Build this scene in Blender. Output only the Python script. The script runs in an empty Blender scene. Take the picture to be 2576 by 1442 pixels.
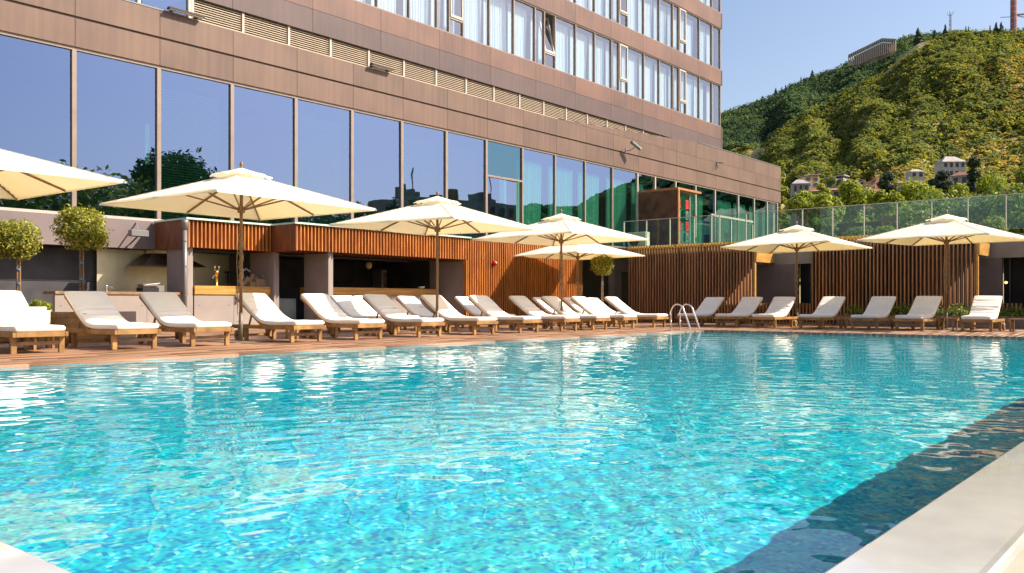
import bpy, math, random, os
import numpy as np
from mathutils import Vector, Matrix
R = math.radians
S = bpy.context.scene
COL = S.collection
random.seed(7)
rng = np.random.default_rng(11)

# ------------------------------------------------------------------ camera, sky, sun, exposure
HC = 0.72                                   # camera height over the deck
FPX = 2180.0                                # focal length in units of a 2576 wide frame
cam = bpy.data.cameras.new('camera'); cam_o = bpy.data.objects.new('camera', cam); COL.objects.link(cam_o)
S.camera = cam_o
cam_o.location = (0, 0, HC); cam_o.rotation_euler = (R(90), 0, R(39.72 - 90))
cam.lens = FPX / 2576 * 36; cam.shift_y = 42 / 2576; cam.clip_start = 0.05; cam.clip_end = 6000

SUN_DIR = Vector((1.0, -1.15, 1.36)).normalized()       # towards the sun
world = bpy.data.worlds.new('World'); S.world = world; world.use_nodes = True
_n = world.node_tree
sky = _n.nodes.new('ShaderNodeTexSky'); sky.sky_type = 'NISHITA'; sky.sun_disc = False
sky.sun_elevation = math.asin(SUN_DIR.z); sky.sun_rotation = math.atan2(SUN_DIR.x, SUN_DIR.y)
sky.air_density = 1.0; sky.dust_density = 2.0; sky.ozone_density = 2.0
_tint = _n.nodes.new('ShaderNodeMix'); _tint.data_type = 'RGBA'; _tint.blend_type = 'MULTIPLY'; _tint.inputs[0].default_value = 1; _tint.inputs[7].default_value = (1.08, 1.02, 1.0, 1)
_n.links.new(sky.outputs[0], _tint.inputs[6]); _n.links.new(_tint.outputs[2], _n.nodes['Background'].inputs[0])
_n.nodes['Background'].inputs[1].default_value = 0.094
sun = bpy.data.lights.new('sun', 'SUN'); sun.energy = 4.8; sun.angle = R(0.5); sun.color = (1.0, 0.89, 0.74)
sun_o = bpy.data.objects.new('sun', sun); COL.objects.link(sun_o); sun_o.location = (20, -30, 40)
sun_o.rotation_euler = SUN_DIR.to_track_quat('Z', 'Y').to_euler()
sun.cycles.is_caustics_light = True
S.view_settings.view_transform = 'Standard'; S.view_settings.look = 'None'
S.view_settings.exposure = 0.95; S.view_settings.gamma = 1.0; S.view_settings.use_curve_mapping = False
S.render.engine = 'CYCLES'
S.cycles.use_denoising = True
S.cycles.max_bounces = 10; S.cycles.transparent_max_bounces = 16; S.cycles.transmission_bounces = 8
S.cycles.sample_clamp_indirect = 6.0

# ------------------------------------------------------------------ helpers
F3 = lambda: None
def ray(x):                                 # direction on plan for a column of the photograph (2576 wide)
    c = (x - 1288) / FPX
    return (.769 + .639 * c, .639 - .769 * c)
def atv(x, v): d = ray(x); return d[0] / d[1] * v        # u where that column meets the plane v
def atu(x, u): d = ray(x); return d[1] / d[0] * u
def zat(y, t): return HC + (763 - y) / FPX * t
def at(x, t): d = ray(x); return d[0] * t, d[1] * t

def tag(o, label=None, cat=None, group=None, kind=None):
    if label: o['label'] = label
    if cat: o['category'] = cat
    if group: o['group'] = group
    if kind: o['kind'] = kind
    return o
def thing(name, label, cat, loc=(0, 0, 0), rz=0, group=None):
    o = bpy.data.objects.new(name, None); COL.objects.link(o); o.empty_display_size = .2
    o.location = loc; o.rotation_euler = (0, 0, rz)
    return tag(o, label, cat, group)
def link(name, me, parent=None, loc=None, rot=None, scale=None):
    o = bpy.data.objects.new(name, me); COL.objects.link(o)
    if parent: o.parent = parent
    if loc: o.location = loc
    if rot: o.rotation_euler = rot
    if scale: o.scale = scale
    return o
KIDS = {}
def copy_tree(o, parent=None):
    c = o.copy(); COL.objects.link(c)
    if parent: c.parent = parent
    for ch in [k for k in bpy.data.objects if k.parent == o]: copy_tree(ch, c)
    return c
def np_mesh(name, V, F, m=None, smooth=False, attr=None):
    """V (n,3), F (k,3|4) arrays"""
    V = np.asarray(V, np.float32); F = np.asarray(F, np.int32); k, s = F.shape
    me = bpy.data.meshes.new(name)
    me.vertices.add(len(V)); me.vertices.foreach_set('co', V.ravel())
    me.loops.add(k * s); me.loops.foreach_set('vertex_index', F.ravel())
    me.polygons.add(k); me.polygons.foreach_set('loop_start', np.arange(0, k * s, s, dtype=np.int32))
    me.polygons.foreach_set('loop_total', np.full(k, s, np.int32))
    if smooth: me.polygons.foreach_set('use_smooth', np.ones(k, bool))
    me.update(calc_edges=True)
    if attr is not None:
        a = me.color_attributes.new('tint', 'FLOAT_COLOR', 'POINT')
        a.data.foreach_set('color', np.asarray(attr, np.float32).ravel())
    if m: me.materials.append(m)
    return me

class MB:
    def __init__(s): s.v = []; s.f = []
    def add(s, vs, fs, M=None):
        b = len(s.v)
        if M is not None: vs = [M @ Vector(p) for p in vs]
        s.v += [tuple(p) for p in vs]; s.f += [tuple(i + b for i in f) for f in fs]; return s
    def box(s, x0, x1, y0, y1, z0, z1, M=None):
        return s.add([(x0,y0,z0),(x1,y0,z0),(x1,y1,z0),(x0,y1,z0),(x0,y0,z1),(x1,y0,z1),(x1,y1,z1),(x0,y1,z1)],
                     [(0,3,2,1),(4,5,6,7),(0,1,5,4),(1,2,6,5),(2,3,7,6),(3,0,4,7)], M)
    def beam(s, a, b, w, h, up=(0, 0, 1)):
        a = Vector(a); b = Vector(b); d = (b - a).normalized(); x = d.cross(Vector(up))
        if x.length < 1e-5: x = Vector((1, 0, 0))
        x.normalize(); y = x.cross(d).normalized(); x *= w / 2; y *= h / 2
        return s.add([a-x-y, a+x-y, a+x+y, a-x+y, b-x-y, b+x-y, b+x+y, b-x+y],
                     [(0,3,2,1),(4,5,6,7),(0,1,5,4),(1,2,6,5),(2,3,7,6),(3,0,4,7)])
    def tube(s, pts, r, n=8, caps=True):
        pts = [Vector(p) for p in pts]; rs = r if isinstance(r, (list, tuple)) else [r] * len(pts)
        b = len(s.v); x = None
        for i, p in enumerate(pts):
            d = (pts[min(i + 1, len(pts) - 1)] - pts[max(i - 1, 0)]).normalized()
            if x is None:
                x = d.cross(Vector((0, 0, 1)));
                if x.length < 1e-3: x = d.cross(Vector((1, 0, 0)))
            x = (x - d * x.dot(d)).normalized(); y = d.cross(x)
            for k in range(n):
                a = 2 * math.pi * k / n
                s.v.append(tuple(p + (x * math.cos(a) + y * math.sin(a)) * rs[i]))
        for i in range(len(pts) - 1):
            for k in range(n):
                k2 = (k + 1) % n
                s.f.append((b + i*n + k, b + i*n + k2, b + (i+1)*n + k2, b + (i+1)*n + k))
        if caps:
            s.f.append(tuple(b + k for k in reversed(range(n)))); e = b + (len(pts) - 1) * n
            s.f.append(tuple(e + k for k in range(n)))
        return s
    def lathe(s, prof, n=16, c=(0, 0, 0), M=None):
        b = len(s.v); vs = []
        for r, z in prof:
            for k in range(n):
                a = 2 * math.pi * k / n; vs.append(Vector((c[0] + r*math.cos(a), c[1] + r*math.sin(a), c[2] + z)))
        if M is not None: vs = [M @ p for p in vs]
        s.v += [tuple(p) for p in vs]
        for i in range(len(prof) - 1):
            for k in range(n):
                k2 = (k + 1) % n; s.f.append((b+i*n+k, b+i*n+k2, b+(i+1)*n+k2, b+(i+1)*n+k))
        s.f.append(tuple(b + k for k in reversed(range(n)))); e = b + (len(prof) - 1) * n
        s.f.append(tuple(e + k for k in range(n)))
        return s
    def mesh(s, name, m=None, smooth=False, bevel=0):
        me = bpy.data.meshes.new(name); me.from_pydata(s.v, [], s.f)
        if m: me.materials.append(m)
        if bevel:
            import bmesh
            bm = bmesh.new(); bm.from_mesh(me)
            bmesh.ops.bevel(bm, geom=list(bm.edges), offset=bevel, segments=1, affect='EDGES', clamp_overlap=True)
            bm.to_mesh(me); bm.free()
        if smooth: me.polygons.foreach_set('use_smooth', [True] * len(me.polygons))
        me.update(); return me
    def build(s, name, m, parent=None, loc=None, rot=None, smooth=False, bevel=0):
        return link(name, s.mesh(name, m, smooth, bevel), parent, loc, rot)
def box(name, x0, x1, y0, y1, z0, z1, m, parent=None, bevel=0):
    """box object with its own centre as origin"""
    cx, cy, cz = (x0+x1)/2, (y0+y1)/2, (z0+z1)/2
    return MB().box(x0-cx, x1-cx, y0-cy, y1-cy, z0-cz, z1-cz).build(name, m, parent, (cx, cy, cz), bevel=bevel)
_unit = {}
def ubox(name, x0, x1, y0, y1, z0, z1, m, parent=None):
    """box sharing one mesh for equal sizes and material"""
    k = (round(x1-x0, 4), round(y1-y0, 4), round(z1-z0, 4), m.name)
    if k not in _unit: _unit[k] = MB().box(-k[0]/2, k[0]/2, -k[1]/2, k[1]/2, -k[2]/2, k[2]/2).mesh(name, m)
    return link(name, _unit[k], parent, ((x0+x1)/2, (y0+y1)/2, (z0+z1)/2))

# value noise on numpy arrays
def _h(i, j, s): 
    n = (i * 374761393 + j * 668265263 + s * 974634777) & 0xffffffff
    n = ((n ^ (n >> 13)) * 1274126177) & 0xffffffff
    return ((n ^ (n >> 16)) & 0xffffff) / float(0xffffff)
def vnoise(x, y, s=0):
    xi = np.floor(x).astype(np.int64); yi = np.floor(y).astype(np.int64); fx = x - xi; fy = y - yi
    fx = fx*fx*(3-2*fx); fy = fy*fy*(3-2*fy)
    return ((_h(xi,yi,s)*(1-fx)+_h(xi+1,yi,s)*fx)*(1-fy)+(_h(xi,yi+1,s)*(1-fx)+_h(xi+1,yi+1,s)*fx)*fy)
def fbm(x, y, o=4, s=0):
    a = 0; w = .5
    for k in range(o): a = a + w * vnoise(x*2**k, y*2**k, s+k*17); w *= .5
    return a

# ------------------------------------------------------------------ materials
MATS = {}
def mat(name, col, rough=.6, metal=0, var=.15, scale=3.0, bump=0, bscale=None, stretch=(1, 1, 1), rand=0, coat=0, spec=.5, col2=None, coords='Object', detail=4):
    m = bpy.data.materials.new(name); m.use_nodes = True; nt = m.node_tree; b = nt.nodes['Principled BSDF']
    b.inputs['Roughness'].default_value = rough; b.inputs['Metallic'].default_value = metal
    b.inputs['Coat Weight'].default_value = coat; b.inputs['Specular IOR Level'].default_value = spec
    N = nt.nodes.new; L = nt.links.new
    tc = N('ShaderNodeTexCoord'); mp = N('ShaderNodeMapping'); mp.inputs['Scale'].default_value = stretch
    L(tc.outputs[coords], mp.inputs[0])
    if rand and coords == 'Object':
        oi = N('ShaderNodeObjectInfo'); ad = N('ShaderNodeVectorMath'); ad.operation = 'ADD'
        sc = N('ShaderNodeVectorMath'); sc.operation = 'SCALE'; sc.inputs[3].default_value = 37.0
        cb = N('ShaderNodeCombineXYZ')
        for i in range(3): L(oi.outputs['Random'], cb.inputs[i])
        L(cb.outputs[0], sc.inputs[0]); L(tc.outputs[coords], ad.inputs[0]); L(sc.outputs[0], ad.inputs[1]); L(ad.outputs[0], mp.inputs[0])
    nz = N('ShaderNodeTexNoise'); nz.inputs['Scale'].default_value = scale; nz.inputs['Detail'].default_value = detail
    L(mp.outputs[0], nz.inputs['Vector'])
    mx = N('ShaderNodeMix'); mx.data_type = 'RGBA'
    c2 = col2 or tuple(c * (1 - var * 1.6) for c in col); c1 = col if col2 else tuple(min(1, c * (1 + var)) for c in col)
    mx.inputs[6].default_value = (*c2, 1); mx.inputs[7].default_value = (*c1, 1)
    mr = N('ShaderNodeMapRange'); mr.inputs[1].default_value = .3; mr.inputs[2].default_value = .7
    L(nz.outputs[0], mr.inputs[0]); L(mr.outputs[0], mx.inputs[0])
    out = mx.outputs[2]
    if rand:
        oi = N('ShaderNodeObjectInfo'); hs = N('ShaderNodeHueSaturation'); m2 = N('ShaderNodeMapRange')
        m2.inputs[3].default_value = 1 - rand; m2.inputs[4].default_value = 1 + rand
        L(oi.outputs['Random'], m2.inputs[0]); L(m2.outputs[0], hs.inputs['Value']); L(out, hs.inputs['Color']); out = hs.outputs[0]
    L(out, b.inputs['Base Color'])
    if bump:
        nb = N('ShaderNodeTexNoise'); nb.inputs['Scale'].default_value = bscale or scale * 8; nb.inputs['Detail'].default_value = 3
        L(mp.outputs[0], nb.inputs['Vector']); bp = N('ShaderNodeBump'); bp.inputs['Strength'].default_value = bump; bp.inputs['Distance'].default_value = .01
        L(nb.outputs[0], bp.inputs['Height']); L(bp.outputs[0], b.inputs['Normal'])
    MATS[name] = m; return m

def panel_mat(name, col, col2, warm):
    """stained copper-brown fibre cement: blotches, vertical streaks, each panel its own tone"""
    m = mat(name, col, .55, col2=col2, scale=.55, rand=.07, bump=.08, bscale=30, spec=.35)
    nt = m.node_tree; N = nt.nodes.new; L = nt.links.new; b = nt.nodes['Principled BSDF']
    src = b.inputs['Base Color'].links[0].from_socket
    tc = N('ShaderNodeTexCoord'); mp = N('ShaderNodeMapping'); mp.inputs['Scale'].default_value = (3.2, 3.2, .25)
    L(tc.outputs['Object'], mp.inputs[0])
    st = N('ShaderNodeTexNoise'); st.inputs['Scale'].default_value = 2.2; st.inputs['Detail'].default_value = 5; L(mp.outputs[0], st.inputs['Vector'])
    cr = N('ShaderNodeMapRange'); cr.inputs[1].default_value = .42; cr.inputs[2].default_value = .75; cr.inputs[4].default_value = .45
    L(st.outputs[0], cr.inputs[0])
    mx = N('ShaderNodeMix'); mx.data_type = 'RGBA'; mx.inputs[7].default_value = (*warm, 1)
    L(cr.outputs[0], mx.inputs[0]); L(src, mx.inputs[6]); L(mx.outputs[2], b.inputs['Base Color'])
    return m
PODIUM = panel_mat('podium_panel', (.165, .098, .072), (.12, .074, .058), (.225, .14, .095))
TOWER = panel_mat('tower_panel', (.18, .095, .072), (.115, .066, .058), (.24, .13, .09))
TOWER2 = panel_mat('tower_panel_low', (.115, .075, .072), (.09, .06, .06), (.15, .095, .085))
FRAME = mat('window_frame', (.27, .20, .155), .45, .0, var=.08)
FRAMEL = mat('pale_frame', (.50, .42, .36), .45, .0, var=.08)
LOUV = mat('louvre_metal', (.52, .40, .28), .5, 0, var=.08)
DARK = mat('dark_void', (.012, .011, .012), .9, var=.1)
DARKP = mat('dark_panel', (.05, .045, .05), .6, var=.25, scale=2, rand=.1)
CONC = mat('concrete', (.32, .265, .235), .75, var=.10, scale=1.3, bump=.15, bscale=25)
CONCD = mat('band_concrete', (.19, .145, .14), .7, var=.10, scale=1.1, bump=.12, bscale=30, rand=.04)
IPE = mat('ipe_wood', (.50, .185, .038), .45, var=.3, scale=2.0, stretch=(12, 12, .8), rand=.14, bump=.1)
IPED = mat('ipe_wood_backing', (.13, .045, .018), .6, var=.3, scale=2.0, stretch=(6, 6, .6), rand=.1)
WEATH = mat('weathered_slat', (.40, .19, .08), .6, var=.3, scale=2.0, stretch=(12, 12, .6), rand=.2)
TEAK = mat('teak', (.37, .195, .06), .5, var=.3, scale=4, stretch=(1, 1, 1), rand=.08, bump=.08)
TEAKD = mat('teak_weathered', (.30, .17, .07), .6, var=.25, scale=5, rand=.08)
COUNTER = mat('counter_wood', (.55, .29, .07), .35, var=.22, scale=1.2, stretch=(1, 1, 14), bump=.04)
STEEL = mat('stainless', (.85, .74, .50), .42, 1.0, var=.15, scale=1.2, stretch=(1, 1, .4))
CHROME = mat('chrome', (.85, .82, .78), .12, 1.0, var=.05)
GREYM = mat('grey_metal', (.20, .19, .185), .45, .2, var=.1)
BLACK = mat('black_plastic', (.02, .02, .022), .4, var=.1)
WHITEP = mat('white_plastic', (.72, .70, .66), .4, var=.05)
RED = mat('red_plastic', (.55, .02, .015), .35, var=.05)
CORTEN = mat('corten', (.13, .05, .022), .8, var=.35, scale=2.2, rand=.05, bump=.2)  # darker copy for the portal's side face, its shade put into the colour
CORTENL = mat('corten_edge', (.45, .17, .05), .7, var=.2, scale=3)
POLE = mat('pole_wood', (.24, .125, .05), .4, var=.2, scale=6, stretch=(3, 3, .5))
ROPE = mat('rope', (.38, .26, .14), .9, var=.2, scale=30)
BARK = mat('bark', (.22, .13, .07), .85, var=.3, scale=12, bump=.3)
TIE = mat('blue_tie', (.02, .30, .62), .5, var=.1)
SOIL = mat('soil', (.07, .05, .035), .95, var=.3, scale=20)
STONE = mat('pool_ledge_stone', (.50, .485, .455), .14, var=.09, scale=2.5, bump=.12, bscale=9, coat=.7)
PAVE = mat('beige_stone', (.30, .235, .16), .7, var=.15, scale=6, bump=.2)
BRASS = mat('amber_brass', (.75, .35, .05), .25, .8, var=.1)
CARD = mat('cardboard', (.35, .22, .12), .85, var=.15, scale=8)
HOUSEW = mat('white_render', (.42, .39, .38), .8, var=.1, scale=1)
HOUSEY = mat('yellow_render', (.62, .42, .22), .8, var=.12, scale=1)
HOUSEG = mat('grey_render', (.28, .25, .24), .8, var=.15, scale=1)
ROOFM = mat('roof_tile', (.30, .14, .09), .8, var=.2, scale=1)
ROOFG = mat('roof_grey', (.36, .33, .33), .7, var=.2, scale=1)
PINE = mat('conifer_needles', (.028, .06, .025), .9, var=.35, scale=.4)
FARSTEEL = mat('mast_steel', (.30, .32, .36), .6, var=.1)
TVRED = mat('tv_tower_red', (.42, .12, .10), .6, var=.2, scale=.3)
WHITEBAND = mat('tv_tower_white', (.6, .55, .5), .6, var=.1, scale=.3)
ROOM = mat('room_wall', (.16, .13, .11), .8, var=.2, scale=.6)

def deck_mat():
    m = mat('deck_boards', (.31, .158, .082), .5, var=.3, scale=1.4, stretch=(.5, 6, 6), bump=.12, bscale=20)
    nt = m.node_tree; N = nt.nodes.new; L = nt.links.new; b = nt.nodes['Principled BSDF']
    src = b.inputs['Base Color'].links[0].from_socket
    at_ = N('ShaderNodeAttribute'); at_.attribute_name = 'tint'
    mx = N('ShaderNodeMix'); mx.data_type = 'RGBA'; mx.blend_type = 'MULTIPLY'; mx.inputs[0].default_value = 1
    L(src, mx.inputs[6]); L(at_.outputs['Color'], mx.inputs[7]); L(mx.outputs[2], b.inputs['Base Color']); return m
DECK = deck_mat()
def leaf_mat(name, rough=.62, trans=.38):
    m = bpy.data.materials.new(name); m.use_nodes = True; nt = m.node_tree; N = nt.nodes.new; L = nt.links.new
    b = nt.nodes['Principled BSDF']; b.inputs['Roughness'].default_value = rough
    a = N('ShaderNodeAttribute'); a.attribute_name = 'tint'; L(a.outputs['Color'], b.inputs['Base Color'])
    t = N('ShaderNodeBsdfTranslucent'); hs = N('ShaderNodeHueSaturation'); hs.inputs['Value'].default_value = 1.3
    L(a.outputs['Color'], hs.inputs['Color']); L(hs.outputs[0], t.inputs['Color'])
    mx = N('ShaderNodeMixShader'); mx.inputs[0].default_value = trans
    L(b.outputs[0], mx.inputs[1]); L(t.outputs[0], mx.inputs[2]); L(mx.outputs[0], nt.nodes['Material Output'].inputs[0]); return m
LEAF = leaf_mat('leaves'); SHRUB = leaf_mat('hill_shrub', .9, .38)
def fabric(name, c, tc_, tw, bump=.2, rough=.9):
    m = mat(name, c, rough, var=.03, scale=2, bump=bump, bscale=9, spec=.2); nt = m.node_tree; N = nt.nodes.new; L = nt.links.new
    if tw:
        t = N('ShaderNodeBsdfTranslucent'); t.inputs['Color'].default_value = (*tc_, 1)
        mx = N('ShaderNodeMixShader'); mx.inputs[0].default_value = tw
        L(nt.nodes['Principled BSDF'].outputs[0], mx.inputs[1]); L(t.outputs[0], mx.inputs[2]); L(mx.outputs[0], nt.nodes['Material Output'].inputs[0])
    return m
CANVAS = fabric('parasol_canvas', (.95, .945, .90), (1.0, .87, .56), .40, bump=.08)
CUSH = fabric('cushion_fabric', (.92, .86, .77), None, 0, bump=.25)
CURT = fabric('sheer_curtain', (.76, .85, .90), (.75, .86, .92), .35, bump=0)

def glass_mat(name, tint, refl, base, rough=0.0):
    """coated window glass: mirror-like coating over tinted see-through glass"""
    m = bpy.data.materials.new(name); m.use_nodes = True; nt = m.node_tree; N = nt.nodes.new; L = nt.links.new
    nt.nodes.remove(nt.nodes['Principled BSDF'])
    t = N('ShaderNodeBsdfTransparent'); t.inputs[0].default_value = (*tint, 1)
    g = N('ShaderNodeBsdfGlossy'); g.inputs['Color'].default_value = (*refl, 1); g.inputs['Roughness'].default_value = rough
    nz = N('ShaderNodeTexNoise'); nz.inputs['Scale'].default_value = .55; tc = N('ShaderNodeTexCoord'); L(tc.outputs['Object'], nz.inputs['Vector'])
    bp = N('ShaderNodeBump'); bp.inputs['Strength'].default_value = .06; bp.inputs['Distance'].default_value = .05; L(nz.outputs[0], bp.inputs['Height']); L(bp.outputs[0], g.inputs['Normal'])
    f = N('ShaderNodeFresnel'); f.inputs[0].default_value = 1.55
    ma = N('ShaderNodeMapRange'); ma.inputs[3].default_value = base; ma.inputs[4].default_value = 1
    L(f.outputs[0], ma.inputs[0]); mx = N('ShaderNodeMixShader')
    ge = N('ShaderNodeNewGeometry'); iv = N('ShaderNodeMath'); iv.operation = 'SUBTRACT'; iv.inputs[0].default_value = 1; L(ge.outputs['Backfacing'], iv.inputs[1])
    ml = N('ShaderNodeMath'); ml.operation = 'MULTIPLY'; L(ma.outputs[0], ml.inputs[0]); L(iv.outputs[0], ml.inputs[1])   # the coating sits on the outer face only
    tm = N('ShaderNodeMix'); tm.data_type = 'RGBA'; L(ge.outputs['Backfacing'], tm.inputs[0]); tm.inputs[6].default_value = (*tint, 1); tm.inputs[7].default_value = (1, 1, 1, 1); L(tm.outputs[2], t.inputs[0])
    L(ml.outputs[0], mx.inputs[0]); L(t.outputs[0], mx.inputs[1]); L(g.outputs[0], mx.inputs[2]); L(mx.outputs[0], nt.nodes['Material Output'].inputs[0])
    return m
GLASS = glass_mat('podium_glass', (.34, .82, .56), (.36, .48, .80), .38)
GLASST = glass_mat('tower_glass', (.86, .95, .97), (.80, .85, 1.0), .18)
GLASSG = glass_mat('balustrade_glass', (.66, .88, .78), (.8, .95, .9), .03)

def mosaic_mat():
    m = bpy.data.materials.new('pool_mosaic'); m.use_nodes = True; nt = m.node_tree; N = nt.nodes.new; L = nt.links.new
    b = nt.nodes['Principled BSDF']; b.inputs['Roughness'].default_value = .35
    tc = N('ShaderNodeTexCoord')
    v = N('ShaderNodeTexVoronoi'); v.distance = 'CHEBYCHEV'; v.inputs['Scale'].default_value = 52; v.inputs['Randomness'].default_value = 0.08
    L(tc.outputs['Object'], v.inputs['Vector'])
    sp = N('ShaderNodeSeparateColor'); L(v.outputs['Color'], sp.inputs[0])
    r = N('ShaderNodeValToRGB'); e = r.color_ramp; e.interpolation = 'CONSTANT'
    cols = [(0, (.0, .24, .49)), (.15, (.0, .36, .52)), (.38, (.0, .48, .56)), (.62, (.0, .56, .60)), (.82, (.06, .60, .62)), (.92, (.22, .70, .62)), (.965, (.0, .46, .44))]
    for i, (p, c) in enumerate(cols):
        el = e.elements[i] if i < 2 else e.elements.new(p); el.position = p; el.color = (*c, 1)
    L(sp.outputs[0], r.inputs[0]); L(r.outputs[0], b.inputs['Base Color']); return m
MOSAIC = mosaic_mat()
WATER = bpy.data.materials.new('pool_water'); WATER.use_nodes = True
_b = WATER.node_tree.nodes['Principled BSDF']; _b.inputs['Roughness'].default_value = 0; _b.inputs['Transmission Weight'].default_value = 1; _b.inputs['IOR'].default_value = 1.33
_b.inputs['Base Color'].default_value = (.86, 1, 1, 1)

# ------------------------------------------------------------------ terrain: one sheet from under the pool to the far hills
def D2(pts):                                # photo skyline points -> (azimuth, tan elevation)
    out = []
    for x, y in pts:
        c = (x - 1288) / FPX; d = ray(x)
        out.append((math.atan2(d[1], d[0]), (763 - y) / FPX / math.sqrt(1 + c * c)))
    return out
back = D2([(2576,80),(2480,84),(2400,84),(2310,92),(2270,100),(2240,118),(2180,143),(2135,162),(2100,182),(2070,189),(2040,199),(1990,219),(1950,242),(1900,259),(1860,274),(1812,289)])
front = D2([(2576,80),(2480,82),(2400,83),(2310,100),(2270,130),(2230,170),(2170,210),(2100,245),(2040,275),(1990,312),(1950,340),(1900,372),(1850,400),(1812,420)])
ext_lo = [(R(-180), .03), (R(-95), .03), (R(-60), .035), (R(-48), .035), (R(-42), .06), (R(-38), .095), (R(-35), .118), (R(-32), .112), (R(-28), .14), (R(-20), .2), (R(-8), .27), (R(2), .31)]
ext_hi = [(R(32), .17), (R(45), .10), (R(70), .06), (R(100), .03), (R(180), .03)]
def table(mid, k=1.0):
    t = sorted(ext_lo + mid + [(a, e * k) for a, e in ext_hi]); return np.array([p[0] for p in t]), np.array([p[1] for p in t])
TA, TE = table(back); UA, UE = table(front, .8)
RB, RF = 860.0, 600.0
def terrain(az, r):
    eb = np.interp(az, TA, TE); ef = np.interp(az, UA, UE)
    x = r * np.cos(az); y = r * np.sin(az)
    def rise(r, R0, e):
        H = e * R0 + .7
        t = np.clip((r - 75) / (R0 - 75), 0, 1)
        up = H * t ** 1.6
        dn = H * np.clip(1 - (r - R0) / (R0 * .7), 0, 1) ** 1.3
        return np.where(r < R0, up, dn)
    hb = rise(r, RB, eb); hf = rise(r, RF, ef)
    g = fbm(az * 34 + fbm(x / 60, y / 60, 3, 5) * 2.2, r / 260, 4, 3) - .47       # gullies running down the slope
    m = np.clip((r - 130) / 200, 0, 1)
    rf = np.clip(1 - np.abs(r - RF) / 110, 0, 1); rb = np.clip(1 - np.abs(r - RB) / 110, 0, 1)
    hf = hf + m * (g * 20 * (1 - .85 * rf) * np.clip(hf / 60, 0, 1) + (fbm(x / 35, y / 35, 4, 9) - .47) * 6 * (1 - .7 * rf))
    hb = hb + m * ((fbm(x / 50, y / 50, 4, 21) - .47) * 18 * (1 - .85 * rb) + g * 20 * (1 - rb))
    h = np.where(r > RF + 10, np.maximum(hb - 0, hf), np.maximum(hf, hb * .45))
    h = np.where(r < 70, 0, h)
    return h - 1.7
az = np.unique(np.concatenate([np.arange(-180, 180.01, 1.0), np.arange(-45, -20, .25), np.arange(-4, 34, .12)])) * math.pi / 180
rr = np.unique(np.concatenate([[0, 20, 50, 70], np.arange(75, 300, 9), np.arange(300, 640, 6.5), np.arange(640, 900, 12), np.arange(900, 2600, 110)])).astype(float)
A, Q = np.meshgrid(az, rr); H = terrain(A, Q)
V = np.stack([Q * np.cos(A), Q * np.sin(A), H], -1).reshape(-1, 3)
na, nr = len(az), len(rr); I = np.arange(na * nr).reshape(nr, na)
Fq = np.stack([I[:-1, :-1], I[1:, :-1], I[1:, 1:], I[:-1, 1:]], -1).reshape(-1, 4)
gm = mat('hillside_earth', (.34, .255, .105), .95, col2=(.20, .19, .05), scale=.07, detail=8, bump=.6, bscale=.25)
gm.node_tree.nodes['Bump'].inputs['Distance'].default_value = 1.5 if 'Bump' in gm.node_tree.nodes else 1
tag(link('ground', np_mesh('ground', V, Fq, gm, True)), kind='structure')

# ------------------------------------------------------------------ pool
PU0, PU1, PV0, PV1, WZ, PD = 1.07, 21.2, .87, 10.9, -.03, -.64
pm = MB(); pm.add([(PU0,PV0,PD),(PU1,PV0,PD),(PU1,PV1,PD),(PU0,PV1,PD)], [(0,1,2,3)])
pf = pm.build('pool_floor', MOSAIC); tag(pf, kind='structure')
pm = MB(); pm.add([(PU0,PV0,PD),(PU1,PV0,PD),(PU1,PV1,PD),(PU0,PV1,PD),(PU0,PV0,-.028),(PU1,PV0,-.028),(PU1,PV1,-.028),(PU0,PV1,-.028)], [(0,1,5,4),(1,2,6,5),(2,3,7,6),(3,0,4,7)])
pw = pm.build('pool_wall', MOSAIC); tag(pw, kind='structure')
for o in (pf, pw): o.cycles.is_caustics_receiver = True
xs = [PU0]
while xs[-1] < PU1: xs.append(min(PU1, xs[-1] + .013 + .0014 * max(0, xs[-1] - 2)))
ys = [PV0]
while ys[-1] < PV1: ys.append(min(PV1, ys[-1] + .013 + .0019 * max(0, ys[-1] - 1.2)))
xs = np.array(xs); ys = np.array(ys); X, Y = np.meshgrid(xs, ys); Z = np.full_like(X, WZ)
wr = np.random.default_rng(3)
for i in range(64):
    Lw = 10 ** wr.uniform(-1.12, .05); a = wr.uniform(0, math.pi); k = 2 * math.pi / Lw
    fade = 1 - np.exp(-(Lw / (.012 + .0028 * np.hypot(X, Y)) / 4.2) ** 2)
    Z += (.00096 if Lw < .3 else .00036) * Lw * np.sin(k * (X * math.cos(a) + Y * math.sin(a)) + wr.uniform(0, 6.28) + 1.1 * np.sin(X * .9 + i) * np.cos(Y * 1.1 + i * 1.7)) * fade
calm = .98 + .22 * np.sin(X * .55 + 1.3 * np.sin(Y * .4)) * np.cos(Y * .7 + .9 * np.sin(X * .33)) + .12 * np.sin(X * 1.3 + Y * .9)
Z = WZ + (Z - WZ) * calm
nx, ny = len(xs), len(ys); I = np.arange(nx * ny).reshape(ny, nx)
Fq = np.stack([I[:-1,:-1], I[:-1,1:], I[1:,1:], I[1:,:-1]], -1).reshape(-1, 4)
wo = link('pool_water', np_mesh('pool_water', np.stack([X, Y, Z], -1).reshape(-1, 3), Fq, WATER, True)); tag(wo, kind='structure')
wo.cycles.is_caustics_caster = True
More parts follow.
